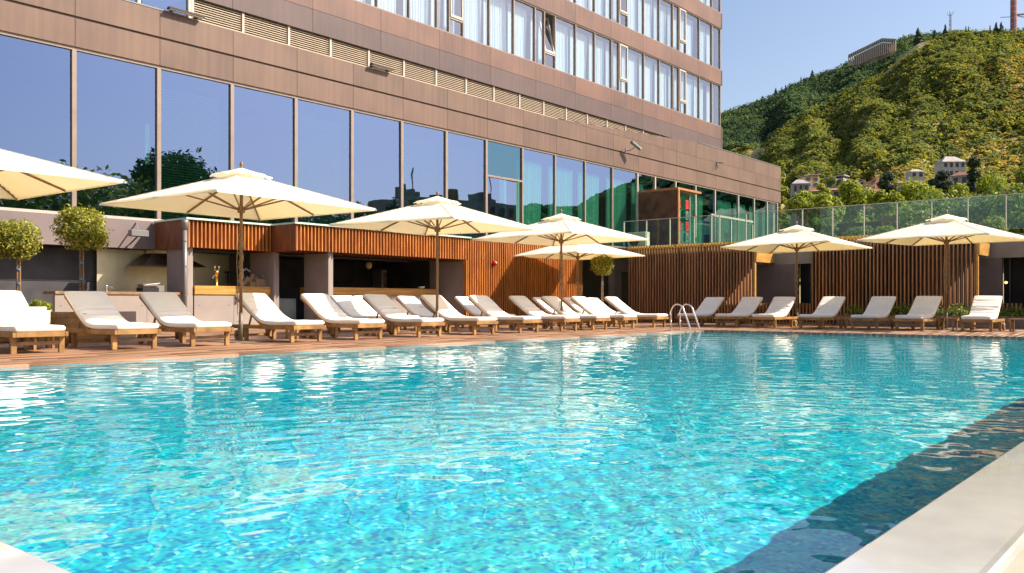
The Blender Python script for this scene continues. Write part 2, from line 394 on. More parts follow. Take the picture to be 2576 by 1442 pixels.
# wet stone overflow ledge along the near sides, with a rounded lip, and the channel beyond
lg = MB()
def ring(z_pts, off):
    return None
prof = [(0.0, -1.3), (0.0, WZ + .002), (.006, WZ + .004), (.33, WZ + .004), (.35, WZ + .006), (.364, WZ + .002), (.372, WZ - .010), (.372, -.46)]
b = len(lg.v)
for d, z in prof:
    lg.v += [(60, PV0 - d, z), (PU0 - d, PV0 - d, z), (PU0 - d, 60 if d > 9 else PV1, z)]
for i in range(len(prof) - 1):
    for k in range(2):
        lg.f.append((b + i*3 + k, b + i*3 + k + 1, b + (i+1)*3 + k + 1, b + (i+1)*3 + k))
o = lg.build('pool_ledge', STONE); tag(o, kind='structure')
tag(box('lower_terrace', -12, 60, -8, PV0 - .374, -.6, -.45, PAVE), kind='structure')
tag(box('lower_terrace', -12, PU0 - .374, PV0 - .374, PV1 + 4, -.6, -.452, PAVE), kind='structure')

# ------------------------------------------------------------------ deck of boards
dv = []; df = []; dc = []
def plank(x0, x1, y0, y1, z1, h=.03):
    b = len(dv); t = random.uniform(.9, 1.06); tt = (t, t * random.uniform(.95, 1.03), t * random.uniform(.9, 1.05), 1)
    for z in (z1 - h, z1):
        for p in ((x0, y0), (x1, y0), (x1, y1), (x0, y1)): dv.append((*p, z)); dc.append(tt)
    df.extend([(b+4,b+5,b+6,b+7),(b,b+1,b+5,b+4),(b+1,b+2,b+6,b+5),(b+2,b+3,b+7,b+6),(b+3,b,b+4,b+7)])
def planks(x0, x1, y0, y1):
    y = y0
    while y < y1 - .01:
        x = x0 - random.uniform(0, 2.4)
        while x < x1:
            a = max(x, x0); e = min(x + 2.8, x1)
            if e - a > .05: plank(a + .0015, e - .0015, y, min(y + .138, y1), random.uniform(-.0015, .0015))
            x += 2.8
        y += .144
planks(-9, 36, PV1 + .002, 27)
planks(PU1 + .002, 36, -9, PV1 - .002)
tag(link('deck', np_mesh('deck', dv, df, DECK, attr=dc)), kind='structure')
tag(box('deck_base', -9, 36, PV1 + .035, 27, -.5, -.036, DARK), kind='structure')
tag(box('deck_base', PU1 + .035, 36, -9, PV1 + .034, -.5, -.036, DARK), kind='structure')

# ------------------------------------------------------------------ foliage builders
def leaf_cloud(name, n, spots, size, cols, m=LEAF, shell=.55, up=.2, clump=0, aspect=.5, seed=0):
    """spots: (cx,cy,cz, rx,ry,rz, weight); leaf shaped quads spread through the volume, denser near the surface"""
    g = np.random.default_rng(seed); w = np.array([s[6] if len(s) > 6 else s[3]*s[4] for s in spots]); w = w / w.sum()
    id_ = g.choice(len(spots), n, p=w); sp = np.array([s[:6] for s in spots])[id_]
    d = g.normal(size=(n, 3)); d /= np.linalg.norm(d, axis=1)[:, None]
    r = 1 - (1 - shell) * g.random(n) ** 1.6
    lump = 1 + .16 * np.sin(d[:, 0] * 7 + id_ * 3) * np.cos(d[:, 1] * 6 + id_) + .12 * np.sin(d[:, 2] * 9 + d[:, 0] * 5)
    P = sp[:, :3] + d * sp[:, 3:6] * (r * lump)[:, None]
    nrm = d + g.normal(size=(n, 3)) * .7 + np.array([0, 0, up]); nrm /= np.linalg.norm(nrm, axis=1)[:, None]
    t = np.cross(nrm, g.normal(size=(n, 3))); t /= np.linalg.norm(t, axis=1)[:, None]; bt = np.cross(nrm, t)
    s = size * g.uniform(.6, 1.3, n)[:, None]
    V = np.stack([P - t*s, P + bt*s*aspect, P + t*s + nrm*s*.15, P - bt*s*aspect], 1).reshape(-1, 3)
    F = np.arange(n * 4).reshape(n, 4)
    cols = np.array(cols); c = cols[g.integers(0, len(cols), n)] * g.uniform(.7, 1.3, n)[:, None]
    c4 = np.concatenate([np.repeat(c, 4, 0), np.ones((n * 4, 1))], 1)
    return np_mesh(name, V, F, m, attr=c4)
GREEN1 = [(.19, .24, .014), (.27, .30, .018), (.12, .17, .015), (.35, .34, .03)]
GREEN2 = [(.10, .17, .02), (.17, .22, .02), (.06, .10, .015), (.24, .26, .025)]
GREEN3 = [(.02, .045, .015), (.035, .06, .02), (.015, .03, .012)]
def broad_tree(label, loc, h, w, cols, n=5200, size=.13, seed=0, group=None, name='leafy_tree', trunk=.3, dense=7):
    t = thing(name, label, 'tree', loc, 0, group); g = random.Random(seed)
    spots = []
    for i in range(dense):
        a = g.uniform(0, 6.28); rad = g.uniform(0, .33) * w; zz = h * g.uniform(trunk + .12, .86)
        k = w * g.uniform(.2, .33) * (1.1 - .4 * abs(zz / h - .55))
        spots.append((rad * math.cos(a), rad * math.sin(a), zz, k, k, k * g.uniform(.7, .95)))
    spots.append((0, 0, h * .6, w * .36, w * .36, h * .3))
    link('crown', leaf_cloud('crown', n, spots, size, cols, seed=seed), t)
    tr = MB(); tr.tube([(0, 0, -.5), (0.03, 0, h * trunk), (.05, .05, h * .7)], [w * .045, w * .035, w * .012], 7)
    for i in range(5):
        s = spots[i]; tr.tube([(0, 0, h * trunk * g.uniform(.8, 1.2)), (s[0]*.5, s[1]*.5, s[2]*.8), s[:3]], [w*.022, w*.014, w*.006], 5)
    tr.build('trunk', BARK, t, smooth=True); return t

exec_later = []
# ------------------------------------------------------------------ hotel
VF = 22.4; Z0, ZG, RH = 2.96, 7.12, .77
hotel = thing('hotel_building', 'long hotel block with brown panels, tall podium windows and guest-room floors above', 'building', (0, 0, 0))
UJ = [round(9.73 + 2.24 * i, 3) for i in range(-5, 13)] + [39.0, 40.4, 42.6, 44.9, 47.9, 50.1, 52.0, 54.0]
GJ = [round(9.73 + 2.24 * i, 3) for i in range(-5, 13)] + [38.3, 40.4, 42.6, 44.9, 47.9, 50.1, 52.0, 53.6]
GAP = .006
for a, b_ in zip(UJ[:-1], UJ[1:]):
    for r_ in range(2):
        box('panel', a + GAP, b_ - GAP, VF - .05, VF + .02, ZG + .05 + RH * r_ + (GAP if r_ else 0), ZG + RH * (r_ + 1) - GAP, PODIUM, hotel)
def topz(u): return 8.66 + max(0, min(1, (u - 30.0) / 12.8)) * .80
for a, b_ in zip(UJ[:-1], UJ[1:]):          # third row: rises like a wedge, level further on
    if b_ <= 30.1: continue
    us = [a + GAP, b_ - GAP] if not (a < 42.8 < b_) else [a + GAP, 42.8, b_ - GAP]
    if a < 30: us[0] = 30.05
    m_ = MB(); n_ = len(us); vs = []
    for v_ in (VF - .05, VF + .02):
        for u_ in us: vs.append((u_, v_, 8.66 + GAP))
        for u_ in us: vs.append((u_, v_, max(8.66 + GAP + .01, topz(u_))))
    fs = []
    for k in range(n_ - 1):
        fs += [(k, k+1, n_+k+1, n_+k), (2*n_+k+1, 2*n_+k, 3*n_+k, 3*n_+k+1), (n_+k, n_+k+1, 3*n_+k+1, 3*n_+k)]
    fs += [(0, n_, 3*n_, 2*n_), (n_-1, 3*n_-1, 4*n_-1, 2*n_-1)]
    m_.add(vs, fs).build('panel', PODIUM, hotel)
# body behind the cladding
mb = MB(); mb.box(-1.6, 53.95, VF + .024, VF + .4, ZG + .06, 8.66); mb.box(30, 53.95, VF + .024, VF + .3, 8.662, 8.68)
for i in range(24):
    a = 30 + i; mb.box(a, a + .99 if a < 53 else 53.95, VF + .024, VF + .2, 8.681, topz(a) - .02)
mb.box(-1.6, 53.95, VF + .402, VF + 9, 8.0, 8.6)
mb.box(53.8, 53.95, VF + .402, VF + 9, 2.9, 9.44); mb.box(-1.6, -1.5, VF + .402, VF + 9, 0, 8.6)
mb.build('podium_body', CONCD, hotel)
box('parapet_coping', 42.82, 54.0, VF - .07, VF + .24, 9.462, 9.50, GREYM, hotel)
# podium glass line
box('head_frame', -1.5, 53.7, VF - .01, VF + .12, ZG - .03, ZG + .046, FRAME, hotel)
box('sill_frame', -1.5, 53.7, VF - .02, VF + .12, Z0 - .035, Z0 + .035, FRAMEL, hotel)
for u_ in GJ:
    w_ = .055 if u_ < 27.6 else .04
    ubox('mullion', u_ - w_, u_ + w_, VF - .012, VF + .14, Z0 + .036, ZG - .031, FRAME if u_ < 36 else FRAMEL, hotel)
DOORBAY = 7 + 5
for i, (a, b_) in enumerate(zip(GJ[:-1], GJ[1:])):
    if abs(a - (9.73 + 2.24 * 7)) < .01:
        zt = 5.72
        o = box('pane', a + .058, b_ - .058, VF + .05, VF + .058, zt + .04, ZG - .033, glass_mat('blue_pane', (.1, .25, .3), (.15, .30, .42), .5), hotel)
        box('transom', a + .056, b_ - .056, VF - .01, VF + .12, zt - .04, zt + .038, FRAME, hotel)
        box('pane', a + .058, a + 1.25, VF + .05, VF + .058, Z0 + .037, zt - .042, GLASS, hotel)
        box('sliding_pane', a + .9, b_ - .3, VF + .10, VF + .108, Z0 + .037, zt - .042, GLASS, hotel)
        continue
    o = box('pane', a + .058, b_ - .058, VF + .05, VF + .058, Z0 + .037, ZG - .033, GLASS, hotel)
    o.rotation_euler = (R(random.uniform(-.12, .12)), 0, R(random.uniform(-.25, .25)))
# room behind the podium glass
mb = MB(); mb.box(-1.4, 53.7, VF + .2, VF + 8.9, Z0 - .3, Z0 - .06); mb.build('room_floor', ROOM, hotel)
mb = MB(); mb.box(-1.4, 53.7, VF + 7, VF + 7.2, Z0 - .058, 7.9); mb.build('room_wall', ROOM, hotel)
mb = MB(); mb.box(-1.4, 53.7, VF + .42, VF + 6.95, 7.4, 7.6); mb.build('room_ceiling', ROOM, hotel)
for u_ in (27.9, 32.2, 36.7, 42.7, 48.0):
    box('room_column', u_ - .22, u_ + .22, VF + 1.3, VF + 1.75, Z0 - .058, 7.39, DARKP, hotel)
def curtain(u0, u1, z0, z1, v, parent, m=CURT, amp=.05, wl=.14, seed=0, slant=0.0):
    g = random.Random(seed); n = max(12, int((u1 - u0) / .018)); vs = []; ph = g.uniform(0, 6)
    rows = 5
    for k in range(rows):
        f = k / (rows - 1)
        for i in range(n + 1):
            s = i / n; uu = u0 + (u1 - u0) * s * (1 - slant * (1 - f) * .5)
            vs.append((uu, v + amp * math.sin(s * (u1-u0) / wl * 6.28 + ph + .8 * math.sin(s * 9 + ph) + f * .5) * (.8 + .3 * math.sin(s*23+ph)), z0 + (z1 - z0) * f))
    me = np_mesh('curtain', vs, [(k*(n+1)+i, k*(n+1)+i+1, (k+1)*(n+1)+i+1, (k+1)*(n+1)+i) for k in range(rows-1) for i in range(n)], m, True)
    return link('curtain', me, parent)
for a, b_, k in ((27.75, 29.5, 0), (30.0, 31.8, 1), (32.2, 33.9, 2), (34.5, 36.3, 3), (36.75, 37.9, 4), (39.0, 40.3, 11), (40.8, 42.5, 5), (42.75, 44.2, 6), (46.0, 47.8, 7), (48.2, 49.7, 8), (50.3, 51.6, 9), (52.2, 53.4, 10)):
    curtain(a, b_, Z0 - .03, 6.7, VF + .45, hotel, seed=k, slant=.12)
for i in (5, 7, 9, 10):            # venetian blinds behind the left panes
    a, b_ = GJ[i + 1] + .12, GJ[i + 2] - .35
    if a > 25: continue
    mb = MB(); z = Z0 + .1
    while z < ZG - .5: mb.box(a, b_, VF + .17, VF + .19, z, z + .008); z += .075
    o = mb.build('blind', GREYM, hotel); o['kind'] = 'stuff'
# tall pale reflector seen in the second bay
box('light_strip', 11.74, 11.86, VF + .3, VF + .32, 4.5, 5.6, WHITEP, hotel)

# louvre band, then two rows of panels, then guest room floors
VT = VF + .03; ZL = 9.30; TU1 = 45.7
lj = [12.95 + 2.24 * .72 * i for i in range(40)]
lj = [u_ for u_ in lj if u_ < 44.2]
for a, b_ in zip(lj[:-1], lj[1:]):
    bay = bpy.data.objects.new('louvre_panel', MB().box(-(b_-a)/2 + .0, -(b_-a)/2 + .07, -.02, .06, 0, ZL - 8.69).mesh('louvre_panel', FRAMEL)); COL.objects.link(bay)
    bay.parent = hotel; bay.location = ((a + b_) / 2, VT + .02, 8.675)
    for k in range(9):
        key = ('ls', round(b_ - a, 3))
        if key not in _unit:
            _unit[key] = MB().box(-(b_-a)/2 + .075, (b_-a)/2 - .004, -.014, .008, -.011, .011).mesh('louvre_slat', LOUV)
        link('louvre_slat', _unit[key], bay, (0, .03, .04 + k * .066))
box('louvre_backing', 12.9, 45.5, VT + .09, VT + .13, 8.67, ZL - .01, DARK, hotel)
box('louvre_sill', 12.9, 43.9, VT - .06, VT + .1, 8.662, 8.69, LOUV, hotel)
# glazing left of the louvres
for a, b_ in ((5.0, 7.2), (7.28, 9.28), (9.36, 11.4), (11.48, 12.86)):
    box('pane', a + .05, b_ - .02, VT + .05, VT + .058, 8.70, 11.6, GLASS, hotel)
    box('mullion', b_ - .02, b_ + .07, VT - .02, VT + .12, 8.69, 11.6, FRAMEL, hotel)
box('parapet_coping', -1.5, 12.8, VF - .06, VF + .05, 8.664, 8.70, GREYM, hotel)
TJ = [atv(x, VT) for x in (1104, 1232, 1345, 1445, 1534, 1614.6, 1686.6, 1754)] + [TU1 - .05]
st = TJ[1] - TJ[0]
st = (TJ[7] - TJ[0]) / 7
TJ = [TJ[0] + st * (i - 6) for i in range(14)]; TJ = [u_ for u_ in TJ if 12.9 < u_ < TU1 - .5]; TJ = [12.95] + TJ + [TU1 - .12]
for a, b_ in zip(TJ[:-1], TJ[1:]):
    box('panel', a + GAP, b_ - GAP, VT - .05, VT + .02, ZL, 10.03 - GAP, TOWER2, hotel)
    box('panel', a + GAP, b_ - GAP, VT - .05, VT + .02, 10.03 + GAP, 10.76, TOWER, hotel)
    for z0, z1 in ((13.14, 13.97), (16.36, 17.22), (19.62, 20.45)):
        box('panel', a + GAP, b_ - GAP, VT - .05, VT + .02, z0, z1, TOWER, hotel)
for z0, z1 in ((ZL, 10.76), (13.14, 13.97), (16.36, 17.22), (19.62, 20.45)):   # corner returns
    box('corner_panel', TU1 - .1, TU1 + .02, VT - .06, VT + 9, z0, z1, TOWER2, hotel)
mb = MB()
for z0, z1 in ((ZL - .0, 10.72), (13.18, 13.93), (16.4, 17.18), (19.66, 20.4)): mb.box(12.9, TU1 - .13, VT + .024, VT + 9, z0, z1)
mb.box(44.0, TU1 - .13, VT + .3, VT + 9, 8.69, ZL - .01); mb.box(TU1 - .8, TU1 - .7, VT + 3, VT + 9, 10.73, 19.65)
mb.build('floor_slabs', CONCD, hotel)
# window division: a repeating module of three full lights, a half light and an opening light
wx = [954, 1029.5, 1101.5, 1135, 1163, 1228.8, 1287, 1342.6, 1369.4, 1394.5, 1443, 1488, 1532, 1552, 1573.7, 1611.6, 1650, 1686.6, 1702, 1718.5, 1750, 1780, 1808]
wu = [atv(x, VT + .05) for x in wx]
mod = wu[9] - wu[4]
wu = [wu[4] + mod * k + o_ for k in range(-5, 7) for o_ in (0, mod * .262, mod * .52, mod * .76, mod * .87)]
wu = [u_ for u_ in wu if 12.9 < u_ < TU1 - .25] + [TU1 - .12]
full = mod * .25
for fi, (z0, z1) in enumerate(((10.76, 13.14), (13.97, 16.36), (17.22, 19.62))):
    box('window_sill', 12.9, TU1 - .11, VT - .02, VT + .12, z0, z0 + .05, FRAME, hotel)
    box('window_head', 12.9, TU1 - .11, VT - .02, VT + .12, z1 - .05, z1, FRAME, hotel)
    off = 0
    for i, (a, b_) in enumerate(zip(wu[:-1], wu[1:])):
        if fi == 2 and a < 22: continue
        ubox('mullion', a - .03, a + .03, VT - .012, VT + .13, z0 + .052, z1 - .052, FRAME, hotel)
        w_ = b_ - a
        if w_ < mod * .15 and (round((a - wu[0]) / mod * 100) % 1 == 0) and w_ < mod * .125 + .2 and abs((a - wu[0]) % mod) >= 0 and w_ > .2 and (i % 1 == 0) and abs(w_ - mod * .13) < .02:
            # opening light: own frame over a small fixed pane
            zt = z0 + .62; w = bpy.data.objects.new('opening_window', None); COL.objects.link(w); w.parent = hotel; w.location = (a + w_/2, VT, zt)
            hh = z1 - zt - .06
            fr = MB(); fr.box(-w_/2+.035, -w_/2+.10, -.04, .03, .03, hh); fr.box(w_/2-.10, w_/2-.035, -.04, .03, .03, hh)
            fr.box(-w_/2+.102, w_/2-.102, -.04, .03, .03, .13); fr.box(-w_/2+.102, w_/2-.102, -.04, .03, hh-.07, hh)
            tilt = R(-13) if (fi == 0 and 28.4 < a < 30.6) else 0
            fo = fr.build('frame', FRAMEL, w); gl = MB().box(-w_/2+.1, w_/2-.1, -.005, .005, .12, hh-.06).build('pane', GLASST, w)
            for q in (fo, gl): q.rotation_euler = (tilt, 0, 0)
            box('pane', a + .035, b_ - .035, VT + .05, VT + .058, z0 + .05, zt - .03, GLASST, hotel)
            box('transom', a + .031, b_ - .031, VT - .01, VT + .1, zt - .03, zt + .02, FRAMEL, hotel)
        else:
            box('pane', a + .035, b_ - .035, VT + .05, VT + .058, z0 + .05, z1 - .05, GLASST, hotel)
        if w_ > .4:
            gq = random.uniform(0, .3) * w_ * (random.random() < .6); sd = random.random() < .5
            curtain(a + .02 + (gq if sd else 0), b_ - .1 - (0 if sd else gq), z0 + .06, z1 - .1 - (.0 if i % 3 else .05), VT + .35, hotel, amp=random.uniform(.010, .024), wl=random.uniform(.1, .19), seed=i + 50 * fi, slant=random.uniform(0, .25))
ubox('mullion', TU1 - .15, TU1 - .09, VT - .012, VT + .13, 10.81, 13.09, FRAME, hotel)
ubox('mullion', TU1 - .15, TU1 - .09, VT - .012, VT + .13, 14.02, 16.31, FRAME, hotel)
ubox('mullion', TU1 - .15, TU1 - .09, VT - .012, VT + .13, 17.27, 19.57, FRAME, hotel)
for z0, z1 in ((10.77, 13.13), (13.98, 16.35), (17.23, 19.61)):
    box('side_wall', TU1 - .12, TU1 - .02, VT + .14, VT + 9, z0, z1, CONCD, hotel)
    box('room_wall', 12.9, TU1 - .9, VT + 3.4, VT + 3.5, z0, z1, ROOM, hotel)
# grey band below the podium glass and the dark recess under it
bj = [-1.5, 3.0, 6.2, 9.73, 13.0, 16.5, 20.0, 23.5, 27.0, 30.5]
for a, b_ in zip(bj[:-1], bj[1:]):
    box('band_panel', a + .004, b_ - .004, VF - .03, VF + .25, 2.17, Z0 - .037, CONCD, hotel)
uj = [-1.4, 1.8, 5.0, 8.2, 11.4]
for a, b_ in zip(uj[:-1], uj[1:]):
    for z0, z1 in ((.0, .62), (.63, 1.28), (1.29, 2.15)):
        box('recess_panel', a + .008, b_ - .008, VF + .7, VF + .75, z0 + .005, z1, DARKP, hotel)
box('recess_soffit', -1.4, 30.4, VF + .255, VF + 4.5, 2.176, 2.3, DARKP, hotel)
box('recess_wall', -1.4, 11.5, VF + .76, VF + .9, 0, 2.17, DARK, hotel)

def facade_lamp(u, w, label):
    t = thing('facade_lamp', label, 'lamp', (u, VF - .05, 8.72), 0, 'strip lamps on the podium edge')
    MB().box(-w/2, w/2, -.20, -.05, 0, .06).build('housing', mat('lamp_housing', (.045, .035, .03), .7) if 'lamp_housing' not in MATS else MATS['lamp_housing'], t, bevel=.01)
    MB().box(-w/2 + .02, w/2 - .02, -.185, -.065, -.012, -.002).build('lens', FRAMEL, t)
    for s in (-.35, .35): MB().box(w*s - .03, w*s + .03, -.048, .07, -.03, .05).build('bracket', MATS['lamp_housing'], t)
facade_lamp(atv(460, VF) , 1.05, 'slim dark strip lamp on the podium edge left of the louvres')
facade_lamp(atv(953, VF), 1.0, 'slim dark strip lamp below the louvres, nearer the tower')
# security camera and a torn cable bracket
u_ = atv(1572, VF); t = thing('security_camera', 'grey security camera on a bracket over the podium windows', 'camera', (u_, VF - .05, 8.02))
MB().box(-.05, .05, -.03, 0, -.1, .12).build('mount', GREYM, t)
MB().tube([(0, -.02, .0), (0, -.25, .0), (.1, -.42, .12)], .02, 6).build('arm', GREYM, t)
MB().tube([(-.12, -.40, .36), (.42, -.52, .10)], .085, 10).build('body', mat('camera_body', (.16, .2, .19), .4), t)
MB().tube([(.40, -.52, .115), (.46, -.535, .085)], .08, 10).build('hood', FRAMEL, t)
u_ = atv(1800, VF); t = thing('cable_bracket', 'small dark bracket with loose wires near the podium corner', 'bracket', (u_, VF - .05, 8.66))
MB().tube([(0, 0, 0), (.35, -.25, .0)], .04, 6).build('arm', BLACK, t)
MB().tube([(0, -.02, 0), (-.2, -.12, -.12), (-.32, -.1, -.42)], .012, 5).tube([(.03, -.02, 0), (-.05, -.1, -.15), (-.12, -.08, -.45)], .012, 5).build('wires', BLACK, t)

# ------------------------------------------------------------------ bar pavilion under the hotel: canopies, blade walls, counters
V1, V2 = 20.7, 19.6; CU0, CU1, CU2, CU3 = 11.87, 14.42, 21.3, 27.9; CZ0, CZ1 = 2.17, 2.88
def slat_front(t, u0, u1, v, z0, z1, n, m=IPE, th=.032, dp=.15):
    p = (u1 - u0) / n
    for i in range(n + 1):
        x = u0 + p * i
        ubox('slat', x, x + th, v, v + dp, z0, z1, m, t)
c1 = thing('bar_canopy', 'short slatted timber canopy over the left bar hatch', 'canopy', (0, 0, 0))
slat_front(c1, CU0, CU1 - .1, V1, CZ0, CZ1, 21)
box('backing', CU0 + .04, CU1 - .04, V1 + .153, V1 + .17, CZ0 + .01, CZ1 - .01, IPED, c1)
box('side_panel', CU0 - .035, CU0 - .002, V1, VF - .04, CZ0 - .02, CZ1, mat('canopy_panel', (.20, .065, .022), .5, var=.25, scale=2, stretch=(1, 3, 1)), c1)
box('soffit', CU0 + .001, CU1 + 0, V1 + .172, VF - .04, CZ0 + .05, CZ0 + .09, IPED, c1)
box('roof', CU0 - .03, CU1 - .002, V1 + .02, VF - .04, CZ1 + .002, CZ1 + .03, GREYM, c1)
box('roof_edge', CU0 - .1, CU1 + .0, V1 - .06, V1 + .012, CZ1 + .004, CZ1 + .05, mat('glass_edge', (.55, .70, .58), .25, var=.1), c1)
box('roof_edge', CU0 - .1, CU0 - .04, V1 + .014, VF - .08, CZ1 + .004, CZ1 + .05, MATS['glass_edge'], c1)
c2 = thing('bar_canopy', 'long slatted timber canopy over the wide bar opening', 'canopy', (0, 0, 0))
slat_front(c2, CU1, CU2 - .12, V2, CZ0, CZ1, 56)
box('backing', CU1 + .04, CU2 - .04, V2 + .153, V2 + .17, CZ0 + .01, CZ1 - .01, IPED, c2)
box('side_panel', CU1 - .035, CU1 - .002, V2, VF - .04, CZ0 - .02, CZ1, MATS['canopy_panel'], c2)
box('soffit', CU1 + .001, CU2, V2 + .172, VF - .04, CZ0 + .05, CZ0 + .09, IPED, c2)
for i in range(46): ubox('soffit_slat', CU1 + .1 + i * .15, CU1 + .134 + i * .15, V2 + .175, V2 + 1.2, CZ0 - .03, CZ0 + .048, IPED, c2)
box('roof', CU1 - .03, CU3, V2 + .02, VF - .04, CZ1 + .002, CZ1 + .03, GREYM, c2)
box('roof_edge', CU1 - .1, CU2 + .1, V2 - .06, V2 + .012, CZ1 + .004, CZ1 + .05, MATS['glass_edge'], c2)
box('roof_edge', CU1 - .1, CU1 - .04, V2 + .014, V1 - .07, CZ1 + .004, CZ1 + .05, MATS['glass_edge'], c2)
# blade walls
def blade(label, u0, u1, v0, v1, z1=2.2):
    o = box('concrete_pillar', u0, u1, v0, v1, 0, z1, CONC, bevel=.01); return tag(o, label, 'pillar', 'concrete blade walls of the bar')
blade('concrete blade wall with a downpipe at the left end of the bar', CU0 + .05, CU0 + .22, V1 + .175, 21.9)
blade('concrete blade wall right of the left bar hatch', CU1 + .04, CU1 + .22, V1 + .02, 21.9)
blade('concrete blade wall at the left end of the wide bar opening', 15.62, 15.80, V2 + .175, 20.9)
blade('grey concrete wall closing the wide bar opening on the right', CU2 - .02, CU2 + .12, V2 + .175, 21.4)
box_ = box('downpipe_shoe', 0, .001, 0, .001, 0, .001, GREYM) if False else None
t = thing('downpipe', 'pale grey rain downpipe beside the left blade wall', 'pipe', (CU0 - .1, V1 + .02, 0))
MB().tube([(0, 0, 0), (0, 0, 2.62)], .055, 12).build('pipe', GREYM, t, smooth=True)
MB().lathe([(.058, 2.60), (.09, 2.78), (.09, 2.87)], 12).build('hopper', GREYM, t, smooth=True)
for z in (.9, 1.65, 2.3): MB().lathe([(.062, z), (.062, z + .03)], 12).build('clamp', GREYM, t)
# counters
def counter(label, u0, u1, v, z0, z1, panels, top=COUNTER):
    t = thing('bar_counter', label, 'counter', (u0, v, 0))
    w = (u1 - u0)
    box('counter_top', 0, w, -.03, .62, z0 + .002, z1, top, t, bevel=.004)
    for i in range(panels):
        a = w * i / panels; e = w * (i + 1) / panels
        p = box('concrete_panel', a + .004, e - .004, .0, .12, 0, z0, CONC, t)
        h = MB()
        for fx in (.12, .88):
            for z in (.22, .66):
                h.tube([(a + (e-a) * fx, -.003, z), (a + (e-a) * fx, .02, z)], .013, 8)
        h.build('tie_hole', BLACK, t)
    return t
counter('bar counter under the left hatch with a sunlit yellow wood front', CU0 + .24, CU1 + .02, V1 + .16, .95, 1.18, 2)
counter('long bar counter with brown wood front under the wide opening', 15.82, CU2 - .3, 20.75, .98, 1.2, 5)
counter('low concrete counter with thin dark wood top at the left of the bar', 8.6, CU0 + .03, V1 + .1, .93, 1.0, 3, TEAKD)
# interior
inn = thing('bar_interior', 'dark inside of the bar with back walls behind the counters', 'room', (0, 0, 0))
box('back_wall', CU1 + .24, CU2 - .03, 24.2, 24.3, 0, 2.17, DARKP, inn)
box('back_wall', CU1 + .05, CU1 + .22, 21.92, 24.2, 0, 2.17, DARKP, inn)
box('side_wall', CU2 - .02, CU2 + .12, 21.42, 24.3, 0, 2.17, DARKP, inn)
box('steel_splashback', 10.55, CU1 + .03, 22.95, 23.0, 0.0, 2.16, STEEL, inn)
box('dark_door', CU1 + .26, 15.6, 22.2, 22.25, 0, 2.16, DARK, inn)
t = thing('extractor_hood', 'steel extractor hood over the cooking line', 'hood', (12.2, 22.4, 1.72))
MB().add([(-.9,-.5,0),(.9,-.5,0),(.9,.5,0),(-.9,.5,0),(-.4,0,.35),(.4,0,.35),(.4,.5,.35),(-.4,.5,.35)], [(0,3,2,1),(4,5,6,7),(0,1,5,4),(1,2,6,5),(2,3,7,6),(3,0,4,7)]).build('hood_shell', mat('hood_steel', (.25, .22, .16), .35, .9), t)
MB().box(-.35, .35, .05, .48, .352, .44).build('duct', STEEL, t)
v_ = V1 + .45; u_ = atv(545, v_)
t = thing('beer_tap', 'brass beer tap with amber top on the yellow counter', 'tap', (u_, v_, 1.182))
MB().lathe([(.05, 0), (.05, .02), (.035, .03), (.035, .30), (.055, .32), (.05, .40), (.02, .43)], 12).build('column', BRASS, t, smooth=True)
MB().tube([(0, -.02, .30), (-.12, -.05, .27), (-.15, -.05, .2)], .014, 6).build('spout', CHROME, t)
for s in (-.05, .07): MB().lathe([(.012, .42), (.012, .48), (.035, .5), (.035, .54), (.01, .56)], 8, (s, 0, 0)).build('handle', CHROME, t)
u_ = atv(583, 22.9); t = thing('knife_rack', 'black magnetic rack holding three knives on the steel wall', 'rack', (u_, 22.93, 1.62))
MB().box(-.22, .22, -.03, 0, 0, .04).build('rail', BLACK, t)
for s in (-.13, 0, .11): MB().box(s - .02, s + .02, -.045, -.032, -.30, .02).build('knife', BLACK, t)
v_ = V1 + .5
for x, w, d, h, lab in ((650, .34, .3, .22, 'open cardboard box on the yellow counter beside the pillar'), (634, .26, .25, .14, 'small cardboard box left of the open one on the counter')):
    u_ = atv(x, v_); t = thing('cardboard_box', lab, 'box', (u_, v_, 1.182))
    MB().box(-w/2, w/2, -d/2, d/2, 0, h).build('carton', CARD, t)
    for s in (-1, 1): MB().beam((s*w/2, 0, h), (s*(w/2+.09), 0, h+.05), .25, .006, (0, 1, 0)).build('flap', CARD, t)
u_ = atv(668, v_); t = thing('kitchen_scale', 'white kitchen scale with a curved dial behind the boxes', 'scale', (u_ - .3, v_ + .5, 1.182))
MB().box(-.15, .15, -.12, .12, 0, .25).build('body', GREYM, t, bevel=.02)
MB().tube([(-.1, 0, .25), (-.12, 0, .45), (0, 0, .52), (.12, 0, .45)], .03, 8).build('dial', WHITEP, t)
u_ = atv(372, V1 + .4); t = thing('contact_grill', 'black contact grill on the low counter', 'grill', (u_, V1 + .4, 1.002))
MB().box(-.22, .22, -.16, .16, 0, .12).build('base', BLACK, t, bevel=.015)
MB().box(-.2, .2, -.15, .15, .13, .2).build('lid', GREYM, t, bevel=.015)
MB().tube([(-.15, -.2, .18), (.2, -.22, .22)], .014, 6).build('handle', CHROME, t)
u_ = atv(396, V1 + .4); tag(box('napkin_box', u_ - .14, u_ + .14, V1 + .3, V1 + .5, 1.002, 1.17, GREYM, bevel=.01), 'small grey box right of the contact grill', 'box')
u_ = atv(271, V1 + .4); t = thing('water_faucet', 'small chrome faucet at the left of the low counter', 'faucet', (u_, V1 + .45, 1.002))
MB().lathe([(.03, 0), (.02, .02), (.015, .10), (.035, .12), (.03, .16)], 10).build('stem', CHROME, t, smooth=True)
MB().tube([(0, 0, .1), (.06, -.05, .13), (.12, -.1, .08)], .012, 6).build('spout', CHROME, t)
u_ = atv(976, 23.6); t = thing('drinks_fridge', 'glass-fronted drinks fridge deep in the wide bar', 'fridge', (u_, 23.6, 0))
